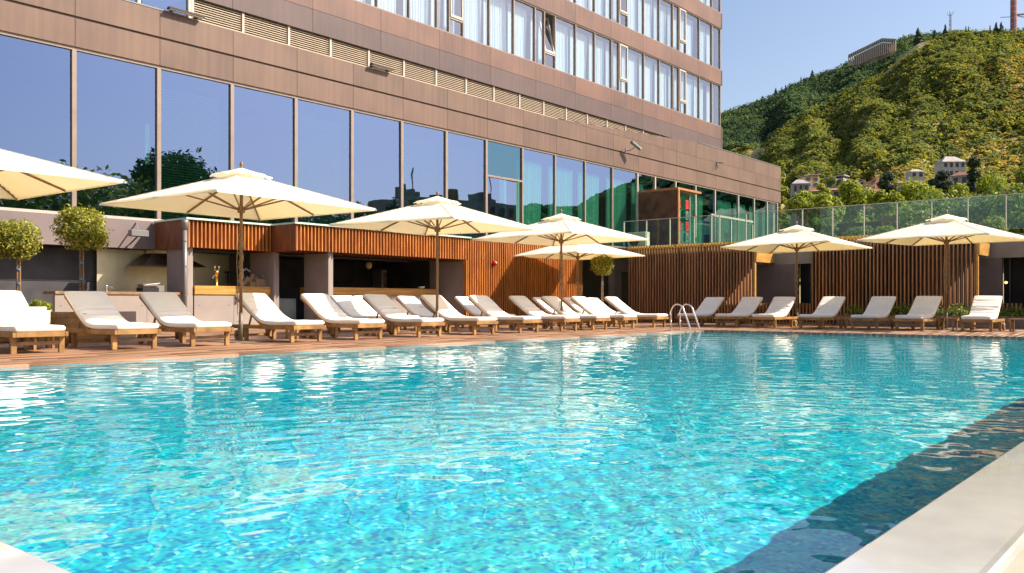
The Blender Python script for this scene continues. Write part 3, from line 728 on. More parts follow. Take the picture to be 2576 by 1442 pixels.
MB().box(-.32, .32, 0, .5, 0, 1.95).build('cabinet', GREYM, t, bevel=.01)
MB().box(-.30, -.24, -.02, -.002, .9, 1.9).box(.24, .30, -.02, -.002, .9, 1.9).box(-.238, .238, -.02, -.002, 1.84, 1.9).build('door_frame', FRAMEL, t)
for k in range(3): MB().box(-.22, .22, -.012, -.003, 1.0 + k * .27, 1.2 + k * .27).build('shelf_goods', mat(f'goods_{k}', ((.05, .22, .22), (.25, .12, .08), (.22, .15, .10))[k], .5), t)
u_ = atv(928, 21.6); t = thing('globe_lamp', 'round pale globe lamp hanging in the wide bar', 'lamp', (u_, 21.6, 1.95))
MB().lathe([(.02, -.12), (.09, -.08), (.11, 0), (.09, .08), (.02, .12)], 14).build('globe', mat('globe_glass', (.6, .5, .2), .3), t, smooth=True)
MB().tube([(0, 0, .12), (0, 0, .25)], .008, 5).build('cord', BLACK, t)
u_ = atv(1060, 20.8); t = thing('bowl', 'small white bowl left on the long counter', 'bowl', (u_, 20.8, 1.202))
MB().lathe([(.05, 0), (.1, .03), (.13, .07), (.125, .075), (.09, .035)], 14).build('dish', WHITEP, t, smooth=True)
u_ = atv(709, 21.3); tag(box('chest_freezer', u_ - .35, 15.58, 21.2, 21.9, .0, .86, mat('freezer_teal', (.35, .42, .40), .4), bevel=.02), 'pale chest freezer in the gap between the blade walls', 'freezer')

# slat wall between bar and passage
sw = thing('slat_wall', 'sunlit orange timber slat wall beside the wide bar', 'wall', (0, 0, 0))
slat_front(sw, CU2 + .0, CU3 - .04, V2 - .0, 0.02, CZ1 - .03, 56)
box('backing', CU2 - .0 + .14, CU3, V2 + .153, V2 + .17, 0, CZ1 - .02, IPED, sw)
box('end_board', CU3 + .002, CU3 + .04, V2 + .0, V1 + .9, 0, CZ1 - .03, IPED, sw)
box('end_board', CU2 - .08, CU2 - .045, V2 + .0, V2 + .15, 0, CZ0 - .02, IPE, sw)
u_ = atv(1242, V2); t = thing('alarm_bell', 'small red alarm sounder on the orange slat wall', 'alarm', (u_, V2 - .002, zat(662, V2 / ray(1242)[1])))
MX = Matrix.Rotation(R(90), 4, 'X')
MB().lathe([(.085, 0), (.085, .04), (.07, .09), (.03, .12)], 14, M=MX).build('dome', RED, t, smooth=True)
MB().lathe([(.03, .121), (.02, .14)], 8, M=MX).build('button', WHITEP, t)
u_ = atv(1212, V2); t = thing('cable_hook', 'loop of pale cable hanging on the slat wall corner', 'cable', (u_ + .02, V2 - .02, 2.3))
MB().tube([(.03*math.cos(a), -.01, .09*math.sin(a)) for a in [k*.45 for k in range(15)]], .008, 5).build('loop', ROPE, t)
# passage behind the corner
pas = thing('passage_wall', 'dark passage wall with concrete beam in the corner behind the small tree', 'wall', (0, 0, 0))
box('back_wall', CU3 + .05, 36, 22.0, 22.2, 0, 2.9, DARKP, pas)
u_a, u_b = atv(1546, 19.6), atv(1581, 19.6)
box('beam', u_a, u_b + 1.5, 19.6, 19.9, 2.05, 2.88, CONC, pas)
box('column', u_a, u_a + .55, 19.61, 19.89, 0, 2.048, CONC, pas)
box('roof', CU3 + .05, 36, 18.4, 21.98, 2.882, 2.94, GREYM, pas)

# ------------------------------------------------------------------ right-hand slat walls, recesses and roof terrace
UW = 29.3
def side_slats(t, v0, v1, z0, z1, m=WEATH, dp=.15, th=.042, pitch=.119):
    n = int((v1 - v0) / pitch)
    for i in range(n + 1):
        v = v0 + (v1 - v0 - th) * i / n
        tall = z1 > 2
        ubox('slat', UW, UW + dp, v, v + th, z0, 2.80 if tall else z1, m, t)
        if tall: ubox('lit_slat_top', UW - .06, UW + dp - .01, v - .008, v + th + .008, 2.801, 2.95, COUNTER, t)  # slat tops as blocks of yellower wood, their sunlight put into the colour
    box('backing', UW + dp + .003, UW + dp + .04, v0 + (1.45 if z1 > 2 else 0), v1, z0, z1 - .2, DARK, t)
rw = thing('slat_wall', 'shaded brown slat wall behind the ladder, lit at its right edge', 'wall', (0, 0, 0))
side_slats(rw, 13.15, 18.35, .02, 2.9)
box('fascia', UW + .05, 31.0, 13.05, 13.145, 2.2, 2.86, COUNTER, rw)
box('edge_post', UW - .0, UW + .12, 13.085, 13.14, .02, 2.198, COUNTER, rw)
rw2 = thing('slat_wall', 'shaded brown slat wall behind the right-hand parasols', 'wall', (0, 0, 0))
side_slats(rw2, 6.0, 11.04, .02, 2.9)
box('fascia', UW + .05, 30.8, 5.9, 5.995, 2.2, 2.86, COUNTER, rw2)
box('edge_post', UW - .0, UW + .12, 5.935, 5.99, .02, 2.198, COUNTER, rw2)
rw3 = thing('slat_wall', 'last slat wall at the right edge of the picture', 'wall', (0, 0, 0))
side_slats(rw3, -3.0, 3.55, .02, 2.9)
for k, (a, b_, lab) in enumerate(((11.08, 13.04, 'low slatted fence across the recess left of the long planter'), (3.6, 5.88, 'low slatted fence across the recess at the far right'))):
    lf = thing('low_fence', lab, 'fence', (0, 0, 0)); side_slats(lf, a, b_, .02, .72)
    rc = thing('recess_wall', ('grey recess wall with a dark doorway between the two slat walls', 'grey recess wall with dark glazed doorway at the far right')[k], 'wall', (0, 0, 0))
    u0 = 31.02
    box('upper_wall', u0, u0 + .2, a - 1.0, b_ + 1.6, 2.16, 2.86, CONC, rc)
    w1 = b_ - (b_ - a) * (.42 if k == 0 else .12)
    box('wall_panel', u0 + .001, u0 + .2, w1, b_ + .1, 0, 2.158, CONCD, rc)
    box('doorway', u0 + .3, u0 + .34, a - 1.0, w1, 0, 2.158, DARK, rc)
    if k == 0: box('wall_panel', u0 + .06, u0 + .2, a - 1.0, w1 - .45, 0, 2.158, DARKP, rc)
    else:
        for q in range(4): box('door_mullion', u0 + .2, u0 + .25, a + .3 + q * .5, a + .34 + q * .5, 0, 2.158, DARKP, rc)
    box('side_wall', UW + .2, u0 + .2, b_ + 1.6, b_ + 1.7, 0, 2.19, CONCD, rc); box('wall_panel', u0 + .001, u0 + .2, b_ + .101, b_ + 1.6, 0, 2.158, CONCD, rc)
u_, v_ = at(2531, 30.9 / ray(2531)[0]); t = thing('wall_lamp', 'tiny lit orange lamp inside the far right doorway', 'lamp', (u_, v_, zat(711, 30.9 / ray(2531)[0])))
em = bpy.data.materials.new('lamp_glow'); em.use_nodes = True; em.node_tree.nodes['Principled BSDF'].inputs['Emission Color'].default_value = (1, .5, .1, 1); em.node_tree.nodes['Principled BSDF'].inputs['Emission Strength'].default_value = 2
MB().lathe([(.01, -.04), (.045, -.02), (.045, .02), (.01, .04)], 10).build('bulb', em, t); MB().box(-.01, .2, -.01, .01, -.06, -.045).build('bracket', BLACK, t)
# terrace slab, kerb, lawn
tm = MB(); tm.box(31.25, 62, -14, VF - .06, 2.60, 2.74); tk = MB()
for a, b_ in ((13.05, 18.9), (5.9, 11.04), (-14, 3.55)):
    tm.box(UW + .2, 31.249, a, b_, 2.60, 2.74); tk.box(UW + .34, UW + .62, a, b_, 2.742, 2.92)
for a, b_ in ((11.041, 13.049), (3.551, 5.899)): tk.box(31.26, 31.4, a, b_, 2.742, 2.92)
tm.box(UW + .2, 31.249, 18.901, VF - .06, 2.60, 2.74)
tag(tm.build('roof_terrace', CONCD), kind='structure'); tag(tk.build('terrace_kerb', CONC), kind='structure')
gv = []; gc = []; g = np.random.default_rng(5); n = 60000
px = UW + .4 + g.random(n) ** 2.2 * 14; py = -14 + g.random(n) * 32.5; hgt = g.uniform(.03, .10, n)
nk = ~((px < 31.35) & (((py > 11.0) & (py < 13.08)) | ((py > 3.5) & (py < 5.95)))); px = px[nk]; py = py[nk]; hgt = hgt[nk]; n = len(px); a = g.random(n) * 6.28
gx = np.cos(a) * .02; gy = np.sin(a) * .02; z = np.where(px < UW + .62, 2.915, 2.87)
V = np.stack([np.stack([px - gx, py - gy, z], -1), np.stack([px + gx, py + gy, z], -1), np.stack([px + gy * 1.5, py - gx * 1.5, z + hgt], -1)], 1).reshape(-1, 3)
c = np.array([(.14, .16, .01), (.2, .2, .015), (.08, .12, .01)])[g.integers(0, 3, n)] * g.uniform(.7, 1.2, n)[:, None]
tag(link('terrace_grass', np_mesh('terrace_grass', V, np.arange(n * 3).reshape(n, 3), LEAF, attr=np.concatenate([np.repeat(c, 3, 0), np.ones((n * 3, 1))], 1))), kind='stuff')
tag(box('terrace_lawn', 31.41, 62, -14, VF - .08, 2.742, 2.90, mat('lawn_soil', (.10, .12, .02), .95, var=.4, scale=8)), kind='structure')
# balustrade
bal = thing('glass_balustrade', 'long green-tinted glass balustrade with thin posts on the roof terrace', 'balustrade', (0, 0, 0))
UB = 29.75; bx = [1568, 1620, 1673.6, 1729, 1786.6, 1846, 1906.5, 1970, 2037, 2106, 2177, 2251.6, 2330, 2411, 2496, 2585]
bv = [18.85 - 1.045 * i for i in range(24)]
for a, b_ in zip(bv[:-1], bv[1:]):
    ubox('glass_panel', UB, UB + .016, b_ + .02, a - .02, 2.96, 4.0, GLASSG, bal)
    ubox('post', UB - .02, UB + .035, a - .014, a + .014, 2.955, 4.0, FRAMEL, bal)
box('handrail', UB - .012, UB + .03, bv[-1], bv[0], 4.001, 4.022, FRAMEL, bal)
# air conditioner
v_ = atu(1600, 30.1); t = thing('air_conditioner', 'cream outdoor air conditioner unit with a round fan on the canopy roof', 'air conditioner', (30.0, v_ + 0.2, 2.96))
t.location = (29.9, atu(1601, 29.9), 2.885)
t.location.z = 2.95
MB().box(0, .34, -.42, .42, 0, .62).build('casing', mat('ac_cream', (.55, .50, .38), .5), t, bevel=.015)
MY = Matrix.Rotation(R(-90), 4, 'Y')
MB().lathe([(.22, .0), (.22, .012)], 20, (0.28, .1, .01), MY).build('fan_grille', BLACK, t)
# corten portal with lettered glass
U0 = 36.6; t = thing('entrance_portal', 'rust-brown steel entrance portal with numbered glass doors on the terrace', 'portal', (U0, 20.2, 2.92))
MB().box(0, .06, 0, 2.15, 0, 3.2).build('side_panel', CORTEN, t)
MB().box(0, 2.35, -.02, 2.15, 3.202, 3.30).build('roof_slab', CORTENL, t)
MB().box(-.03, .09, -.06, -.002, 0, 3.2).build('front_post', CORTENL, t)
MB().box(.1, 1.5, .18, .19, 0.02, 3.1).build('glass_door', GLASS, t)
MB().box(.09, .13, .16, .21, 0, 3.15).box(1.5, 1.54, .16, .21, 0, 3.15).build('door_frame', FRAMEL, t)
def sign(ch, x, z, red):
    o = box('sign_plate', x, x + .3, .12, .135, z, z + .44, RED if red else MATS.setdefault('signgrey', mat('sign_grey', (.09, .14, .12), .5)), t, bevel=.004)
    cu = bpy.data.curves.new('letter', 'FONT'); cu.body = ch; cu.size = .42; cu.align_x = 'CENTER'; cu.align_y = 'CENTER'; cu.extrude = .003
    tmp = bpy.data.objects.new('letter', cu); COL.objects.link(tmp)
    dg = bpy.context.evaluated_depsgraph_get(); me = bpy.data.meshes.new_from_object(tmp.evaluated_get(dg)); bpy.data.objects.remove(tmp)
    me.materials.clear(); me.materials.append(MATS['signdark'] if red else MATS['signpale'])
    l = link('letter', me, o, (0, -.013, 0), (R(90), 0, 0))
MATS['signdark'] = mat('sign_letter', (.35, .02, .015), .5); MATS['signpale'] = mat('sign_letter_dark', (.02, .03, .03), .5)
t2 = t
for i, (a, b_) in enumerate((('U', '9'), ('n', 'a'), ('t', 'd'), ('a', 'a'), ('o', 'n'))):
    sign(a, .2, 2.36 - i * .53, i % 2 == 0); sign(b_, 1.0, 2.36 - i * .53, i % 2 == 0)
# glazed vestibule door further along the podium
t = thing('terrace_door', 'white framed glass door standing open at the end of the podium windows', 'door', (atv(1790, 21.3), 21.3, 2.92))
w_ = atv(1895, 21.3) - atv(1790, 21.3)
MB().box(0, .1, 0, .1, 0, 2.45).box(w_ - .1, w_, 0, .1, 0, 2.35).box(w_*.45, w_*.45 + .1, 0, .1, 0, 2.4).box(0, w_, 0, .1, 2.452, 2.56).build('frame', FRAMEL, t)
MB().box(.102, w_*.45 - .002, .04, .05, 0, 2.45).build('pane', GLASS, t)
MB().box(w_*.45 + .102, w_ - .102, .04, .05, 0, 2.34).build('pane', GLASS, t)
MB().tube([(.18, -.02, 1.0), (.4, -.05, 1.02)], .02, 6).build('handle', CHROME, t)
MB().box(w_*.45 + .3, w_*.45 + 1.2, .5, .54, 0, 1.7).build('inner_leaf', DARKP, t)

# terrace planting
def bush(label, x, u, w, h, cols=GREEN2, n=2600, size=.05, name='clipped_bush', seed=0, zb=2.92, depth=None, group=None, shell=.8):
    v_ = atu(x, u); t = thing(name, label, 'bush', (u, v_, zb), 0, group)
    link('foliage', leaf_cloud('foliage', n, [(0, 0, h * .42, w/2, w/2, h * .58)], size, cols, seed=seed, shell=shell), t)
    MB().tube([(0, 0, -.02), (0, 0, h * .5)], [.05, .02], 6).build('stem', BARK, t); return t
bush('large clipped dome bush behind the balustrade, left of the rust-brown block', 2072, 33.5, 1.3, 1.05, GREEN2, 6000, .045, seed=1)
bush('low clipped bush between the dome bush and the rust-brown block', 2165, 33, 1.3, .62, GREEN2, 4500, .045, seed=2)
bush('small clipped bush touching the rust-brown block', 2225, 32.5, .9, .55, GREEN1, 3500, .045, seed=3)
bush('loose green shrub right of the rust-brown block', 2290, 34, 2.0, 1.5, GREEN1, 5000, .06, 'loose_shrub', 4, shell=.4)
bush('tall loose shrub behind the tip of the right parasol', 2350, 35, 2.2, 1.9, GREEN2, 5000, .07, 'loose_shrub', 5, shell=.4)
bush('pale flowering shrub right of the right parasol tip', 2450, 34, 1.9, 1.6, [(.16, .2, .08), (.1, .15, .04), (.25, .27, .14)], 4500, .06, 'loose_shrub', 6, shell=.4)
bush('dark green shrub at the right edge behind the balustrade', 2545, 33.5, 2.4, 1.8, GREEN2, 5500, .07, 'loose_shrub', 7, shell=.4)
bush('small yellow-green tuft beside the last balustrade post but one', 2500, 31.5, .8, .6, GREEN1, 1800, .05, 'loose_shrub', 8, shell=.4)
v_ = atu(2221, 33.8); t = thing('corten_block', 'rust-brown steel block standing among the terrace bushes', 'block', (33.6, v_, 2.92))
MB().box(0, 2.2, -.55, .0, 0, 1.05).build('cladding', CORTENL, t); MB().box(.0, .1, .002, 3.4, .25, .85).build('low_wall', CORTEN, t)

# planter and hedge along the right wall
UPL = 28.0
pl = thing('long_planter', 'low grey planter wall running behind the right-hand loungers', 'planter', (0, 0, 0))
for k in range(6):
    a = -4 + k * 2.3; box('wall_block', UPL, UPL + .12, a + .004, min(a + 2.3, 9.75) - .004, 0, .34, CONCD, pl)
box('soil', UPL + .122, UW - .01, -4, 9.7, .1, .3, SOIL, pl)
box('end_wall', UPL + .122, UW - .01, 9.702, 9.75, 0, .34, CONCD, pl)
hs = [(UPL + .55 + .2 * math.sin(k * 2.1), -3.7 + k * .5, .34, .32, .36, .30 + .07 * math.sin(k * 1.7)) for k in range(27)]
hd = link('hedge', leaf_cloud('hedge', 16000, hs, .045, GREEN2, seed=21, shell=.5)); tag(hd, 'low leafy hedge growing in the long grey planter', 'hedge')

# ------------------------------------------------------------------ loungers
def cushion_mesh(seed, wr_):
    P = [(0.0, .352), (.30, .350), (.62, .346), (.84, .350), (.98, .366), (1.10, .405), (1.22, .468), (1.36, .556), (1.52, .672), (1.68, .79), (1.83, .895)]
    P = np.array(P); s = np.concatenate([[0], np.cumsum(np.hypot(*np.diff(P, axis=0).T))]); n = 170
    q = np.linspace(0, s[-1], n); yy = np.interp(q, s, P[:, 0]); zz = np.interp(q, s, P[:, 1])
    for _ in range(4):
        yy[1:-1] = (yy[:-2] + 2*yy[1:-1] + yy[2:]) / 4; zz[1:-1] = (zz[:-2] + 2*zz[1:-1] + zz[2:]) / 4
    ty = np.gradient(yy); tz = np.gradient(zz); l = np.hypot(ty, tz); ty /= l; tz /= l; ny_, nz_ = -tz, ty
    W, T = .335, .048; m = 30; V = []
    g = np.random.default_rng(seed); ph = g.uniform(0, 6, 12)
    creases = [(g.uniform(.44, .74) if k < 9 else g.uniform(.1, .95), g.uniform(-.2, .2), g.uniform(.14, .4), g.uniform(.010, .019) * wr_, g.uniform(-.03, .03)) for k in range(13)]
    for i in range(n):
        e = min(q[i], s[-1] - q[i]); k = min(1, math.sqrt(max(0, e) / .035 + .12))
        f = q[i] / s[-1]
        for j in range(m):
            a = 2 * math.pi * j / m; c_, s_ = math.cos(a), math.sin(a)
            x = W * math.copysign(abs(c_) ** .22, c_) * (1 - .02 * (1 - k)); h = T * math.copysign(abs(s_) ** .38, s_) * k
            if s_ > 0:
                cr = 0
                for (cf, cx, cl, cd, cs) in creases:
                    ff = (f - cf - cs * x + .006 * math.sin(x * 9 + cf * 90)) / .015
                    if abs(ff) < 3.2:
                        e_ = math.exp(-((x - cx) / cl) ** 4); cr += cd * e_ * (-math.exp(-ff * ff) + .55 * math.exp(-(abs(ff) - 1.9) ** 2))
                h += cr * (1 - (abs(x) / W) ** 8) + .008 * math.sin(math.pi * (x / W + 1) / 2) + .004 * math.sin(f * 21 + ph[0]) * math.sin(x * 6 + ph[1])
            V.append((x, yy[i] + ny_[i] * h, zz[i] + nz_[i] * h))
    F = [(i*m + j, i*m + (j+1) % m, (i+1)*m + (j+1) % m, (i+1)*m + j) for i in range(n-1) for j in range(m)]
    me = bpy.data.meshes.new('cushion'); me.from_pydata(V, [], F + [tuple(reversed(range(m))), tuple((n-1)*m + k for k in range(m))])
    me.polygons.foreach_set('use_smooth', [True] * len(me.polygons)); me.materials.append(CUSH); return me
CUSHIONS = [cushion_mesh(k, w) for k, w in ((1, 1.3), (2, .9), (3, 1.6), (4, 1.1))]
LG = 'teak sun loungers with white cushions'
def make_lounger():
    t = thing('sun_lounger', 'x', 'sun lounger', (0, 0, 0), 0, LG)
    f = MB(); Wd = .35
    for s in (-1, 1): f.box(s*Wd - .022, s*Wd + .022, .0, 1.98, .235, .305)
    f.box(-Wd + .024, Wd - .024, 0, .05, .236, .304).box(-Wd + .024, Wd - .024, 1.93, 1.98, .236, .304)
    f.build('frame', TEAK, t, bevel=.004)
    for k in range(9): MB().box(-Wd + .025, Wd - .025, .085 + k * .105, .155 + k * .105, .285, .303).build('seat_slat', TEAK, t)
    leg = MB().box(-.038, .038, -.026, .026, 0, .234).mesh('leg', TEAK, bevel=.004)
    for s in (-1, 1):
        link('leg', leg, t, (s * (Wd - .03), .13, 0)); link('leg', leg, t, (s * (Wd - .03), 1.50, 0))
    MB().box(-Wd + .06, Wd - .06, .11, .15, .12, .17).build('stretcher', TEAKD, t)
    MB().box(-Wd - .05, Wd + .05, 1.655, 1.685, .09, .12).build('axle', TEAKD, t)
    for s in (-1, 1): MB().box(s*(Wd-.03)-.03, s*(Wd-.03)+.03, 1.6, 1.74, .06, .234).build('axle_block', TEAKD, t)
    w = MB().lathe([(.02, -.022), (.095, -.022), (.105, -.012), (.105, .012), (.095, .022), (.02, .022)], 20, M=Matrix.Rotation(R(90), 4, 'Y')).mesh('wheel', TEAKD)
    hub = MB().lathe([(.025, -.027), (.025, .027)], 10, M=Matrix.Rotation(R(90), 4, 'Y')).mesh('hub', BLACK)
    for s in (-1, 1):
        wo_ = link('wheel', w, t, (s * (Wd + .04), 1.67, .105)); link('hub', hub, wo_)
    b = MB()
    for s in (-1, 1): b.beam((s*.315, .98, .30), (s*.315, 1.84, .85), .08, .03, (1, 0, 0))
    b.beam((-.318, 1.84, .865), (.318, 1.84, .865), .035, .05); b.build('backrest_frame', TEAK, t)
    for k in range(7):
        f_ = .12 + k * .125; y = .98 + .86 * f_; z = .315 + .55 * f_
        MB().beam((-.28, y, z + .012), (.28, y, z + .012), .06, .014, (0, .54, .84)).build('back_slat', TEAK, t)
    for s in (-1, 1): MB().beam((s*.24, 1.42, .57), (s*.24, 1.52, .31), .03, .025, (1, 0, 0)).build('prop', TEAKD, t)
    link('cushion', CUSHIONS[0], t); return t
proto = make_lounger(); used = [False]
def lounger(x, y, rz, label, cush, lift=0):
    if used[0]: t = copy_tree(proto)
    else: t = proto; used[0] = True
    t.location = (x, y, 0.002); t.rotation_euler = (0, 0, rz); t['label'] = label
    for ch in bpy.data.objects:
        if ch.parent == t and ch.name.startswith('cushion'): ch.data = CUSHIONS[cush % 4]
    return t
rowA = [(4.86, 'leftmost lounger of the poolside row, cut off by the left edge of the picture'),
        (6.29, 'shaded poolside lounger right of the one cut by the left picture edge'),
        (7.59, 'shaded poolside lounger just left of the nearest parasol pole'),
        (9.55, 'bright sunlit lounger just right of the nearest parasol pole'),
        (11.05, 'shaded poolside lounger at the left end of the wide bar opening'),
        (12.75, 'shaded poolside lounger left of the second parasol pole'),
        (14.50, 'sunlit poolside lounger directly behind the second parasol pole'),
        (16.14, 'grey shaded poolside lounger at the left end of the orange slat wall'),
        (17.80, 'grey shaded poolside lounger in front of the shadow on the slat wall'),
        (19.22, 'white poolside lounger crossed by the third parasol pole'),
        (20.60, 'white poolside lounger just right of the third parasol pole'),
        (22.40, 'white lounger at the right end of the poolside row, left of the ladder')]
for i, (u_, lab) in enumerate(rowA):
    lounger(u_ + .35, 13.05, R(random.uniform(-2.5, 2.5)), lab, (0, 2, 1, 0, 2, 3, 1, 0, 2, 1, 3, 1)[i])
rowB = [(834, 'white back-row lounger between the fourth and fifth poolside loungers, nearer the fourth'),
        (896, 'white back-row lounger seen close behind the fifth poolside lounger'),
        (1003, 'white back-row lounger left of the second parasol pole'),
        (1150, 'white back-row lounger at the grey wall that ends the bar'),
        (1348, 'grey shaded back-row lounger left of the third parasol pole'),
        (1421, 'white back-row lounger just right of the third parasol pole'),
        (1482, 'grey shaded back-row lounger beside the small potted tree')]
for i, (x, lab) in enumerate(rowB):
    vb = 17.9; u_ = atv(x - 9, vb)
    lounger(u_ + .35, vb - 1.85, R(random.uniform(-2, 2)), lab, i + 1)
rowC = [(1701, 'right-hand lounger nearest the corner, seen through the pool ladder'), (1797, 'second right-hand lounger from the ladder'),
        (1890, 'right-hand lounger left of the fourth parasol pole with its shaded back'), (2007, 'right-hand lounger just right of the fourth parasol pole'),
        (2138, 'right-hand lounger below the gap between the two right parasols'), (2249, 'right-hand lounger just left of the rightmost parasol pole'),
        (2416, 'lounger nearest the right edge of the picture beside a small side table')]
UR = 24.2
for i, (x, lab) in enumerate(rowC):
    v_ = atu(x, UR)
    lounger(UR, v_ - .35, R(-90 + random.uniform(-2.5, 2.5)), lab, (i * 3 + 1))

# side tables
tb = thing('side_table', 'x', 'table', (0, 0, 0), 0, 'low teak side tables by the loungers')
for k in range(5): MB().box(-.23 + k*.094, -.15 + k*.094, -.23, .23, .30, .322).build('top_slat', TEAK, tb)
MB().box(-.225, .225, -.225, -.195, .25, .298).box(-.225, .225, .195, .225, .25, .298).build('apron', TEAK, tb)
lm = MB().box(-.02, .02, -.02, .02, 0, .298).mesh('leg', TEAK)
for sx in (-.205, .205):
    for sy in (-.17, .17): link('leg', lm, tb, (sx, sy, 0))
spots = [(5.75, 14.3, 'teak side table between the two leftmost poolside loungers'),
         (25.6, atu(2385, 25.6), 'small teak side table behind the rightmost parasol pole'), (25.2, atu(2565, 25.2), 'small teak side table at the right edge of the picture'),
         (10.75, 14.5, 'teak side table right of the bright sunlit lounger')]
for i, (x, y, lab) in enumerate(spots):
    t = tb if i == 0 else copy_tree(tb); t.location = (x, y, .002); t['label'] = lab

# ------------------------------------------------------------------ parasols
def canopy_mesh():
    H = 1.75; top, low = 3.16, 2.53; n = 28; V = []; idx = {}
    def z(x, y):
        m = max(abs(x), abs(y)) / H; z_ = top - (top - low) * m
        a = math.atan2(abs(y), abs(x)); a = min(a, math.pi/2 - a); sec = math.sin(a / (math.pi/4) * math.pi)
        return z_ - .035 * sec * m * (1.2 - m * .5)
    g = np.linspace(-1, 1, n + 1) * H
    F = []
    for k, th in enumerate((.0, .006)):
        for i in range(n + 1):
            for j in range(n + 1):
                x, y = g[i], g[j]
                m = max(abs(x), abs(y)) / H
                # hem drawn in slightly between the ribs
                V.append((x, y, z(x, y) - th))
        b = k * (n + 1) ** 2
        for i in range(n):
            for j in range(n):
                q = (b + i*(n+1) + j, b + (i+1)*(n+1) + j, b + (i+1)*(n+1) + j+1, b + i*(n+1) + j+1)
                F.append(q if k == 0 else tuple(reversed(q)))
    me = bpy.data.meshes.new('canopy'); me.from_pydata(V, [], F); me.materials.append(CANVAS); return me
CANOPY = canopy_mesh()
def make_parasol():
    t = thing('parasol', 'x', 'parasol', (0, 0, 0), 0, 'square cream parasols over the loungers')
    link('canopy', CANOPY, t)
    sm = MB(); H_ = 1.75                         # seams and hem tape
    for k in range(8):
        a = k * math.pi / 4; L_ = H_ * (math.sqrt(2) if k % 2 else 1) * .998
        sm.beam((math.cos(a)*.4, math.sin(a)*.4, 3.162 - .63*.4/L_), (math.cos(a)*L_, math.sin(a)*L_, 2.533), .03, .004)
    for k in range(4):
        a = k * math.pi / 2; c_, s_ = math.cos(a), math.sin(a); p0 = (H_*(c_-s_), H_*(s_+c_), 2.518); p1 = (H_*(c_+s_), H_*(s_-c_), 2.518)
        sm.beam(p0, ((p0[0]+p1[0])/2, (p0[1]+p1[1])/2, 2.518), .006, .05); sm.beam(((p0[0]+p1[0])/2, (p0[1]+p1[1])/2, 2.518), p1, .006, .05)
    sm.build('hem', CANVAS, t)
    v = MB(); n = 24                           # vent cap with a wavy rim
    vs = [(0, 0, 3.25)]; fs = []
    for k in range(n * 4):
        a = 2 * math.pi * k / (n * 4); c_, s_ = math.cos(a), math.sin(a); r_ = .47 / max(abs(c_), abs(s_)); r_ = min(r_, .56)
        for q, rr_ in enumerate((.35, .7, 1.0)):
            zz = 3.25 - .20 * rr_ * r_ / .47 * .75 + (.018 * math.sin(a * 11) if q == 2 else 0)
            vs.append((c_ * r_ * rr_, s_ * r_ * rr_, zz))
    N_ = n * 4
    for k in range(N_):
        k2 = (k + 1) % N_; fs += [(0, 1 + k*3, 1 + k2*3)] + [(1+k*3+q, 2+k*3+q, 2+k2*3+q, 1+k2*3+q) for q in range(2)]
    v.add(vs, fs).build('vent_cap', CANVAS, t, smooth=True)
    MB().lathe([(.025, 3.24), (.03, 3.26), (.02, 3.27), (.035, 3.30), (.03, 3.33), (.008, 3.37)], 12).build('finial', POLE, t, smooth=True)
    MB().tube([(0, 0, .02), (0, 0, 3.24)], .031, 12).build('pole', POLE, t, smooth=True)
    MB().tube([(0, 0, .012), (0, 0, .55)], .038, 12).build('base_sleeve', MATS['base_plate'] if 'base_plate' in MATS else mat('base_plate', (.20, .16, .12), .5, .3), t, smooth=True)
    MB().box(-.42, .42, -.42, .42, 0, .012).build('base_plate', mat('base_plate', (.20, .16, .12), .5, .3) if 'base_plate' not in MATS else MATS['base_plate'], t)
    MB().lathe([(.04, 2.40), (.07, 2.41), (.07, 2.50), (.05, 2.53), (.04, 2.53)], 12).build('lower_hub', POLE, t)
    MB().lathe([(.04, 2.99), (.06, 3.0), (.06, 3.08), (.04, 3.1)], 12).build('upper_hub', POLE, t)
    for k in range(8):
        a = k * math.pi / 4; L_ = 1.75 * (math.sqrt(2) if k % 2 else 1); c_, s_ = math.cos(a), math.sin(a)
        rb = MB().beam((c_*.05, s_*.05, 3.095), (c_*L_*.992, s_*L_*.992, 2.508), .022, .03).build('rib', POLE, t)
        f_ = .5; MB().beam((c_*.06, s_*.06, 2.465), (c_*L_*f_, s_*L_*f_, 3.095 - .587*f_ - .02), .02, .028).build('strut', POLE, t)
        MB().beam((c_*L_*.985, s_*L_*.985, 2.52), (c_*L_*1.01, s_*L_*1.01, 2.505), .04, .03).build('rib_tip', WHITEP, rb)
    return t
def rope(t, z0, z1, turns, seed):
    g = random.Random(seed)
    for ph in (0, math.pi):
        pts = []
        for k in range(int(turns * 10) + 1):
            f = k / (turns * 10); a = ph + (1 if ph else -1) * f * turns * 6.28; pts.append((.042 * math.cos(a), .042 * math.sin(a), z1 + (z0 - z1) * f))
        MB().tube(pts, .007, 5).build('rope', ROPE, t)
    MB().tube([(.045, -.02, z1), (.06, -.05, (z0+z1)/2), (.045, -.03, z0), (.05, -.04, z0 - .5)], .006, 5).build('rope', ROPE, t)
par = make_parasol()
PCA = -50.28   # heading of the photo's right-hand direction on plan, degrees
def parasol(x, y, phi, sc, label, first=False, ropes=None):
    t = par if first else copy_tree(par)
    t.location = (x, y, .002); t['label'] = label; t.scale = (sc, sc, sc)
    fwd_az = math.atan2(.639, .769)                      # corner towards the camera turned by phi
    t.rotation_euler = (R(random.uniform(-.6, .6)), R(random.uniform(-.6, .6)), fwd_az + math.pi + R(phi) - R(45)); return t
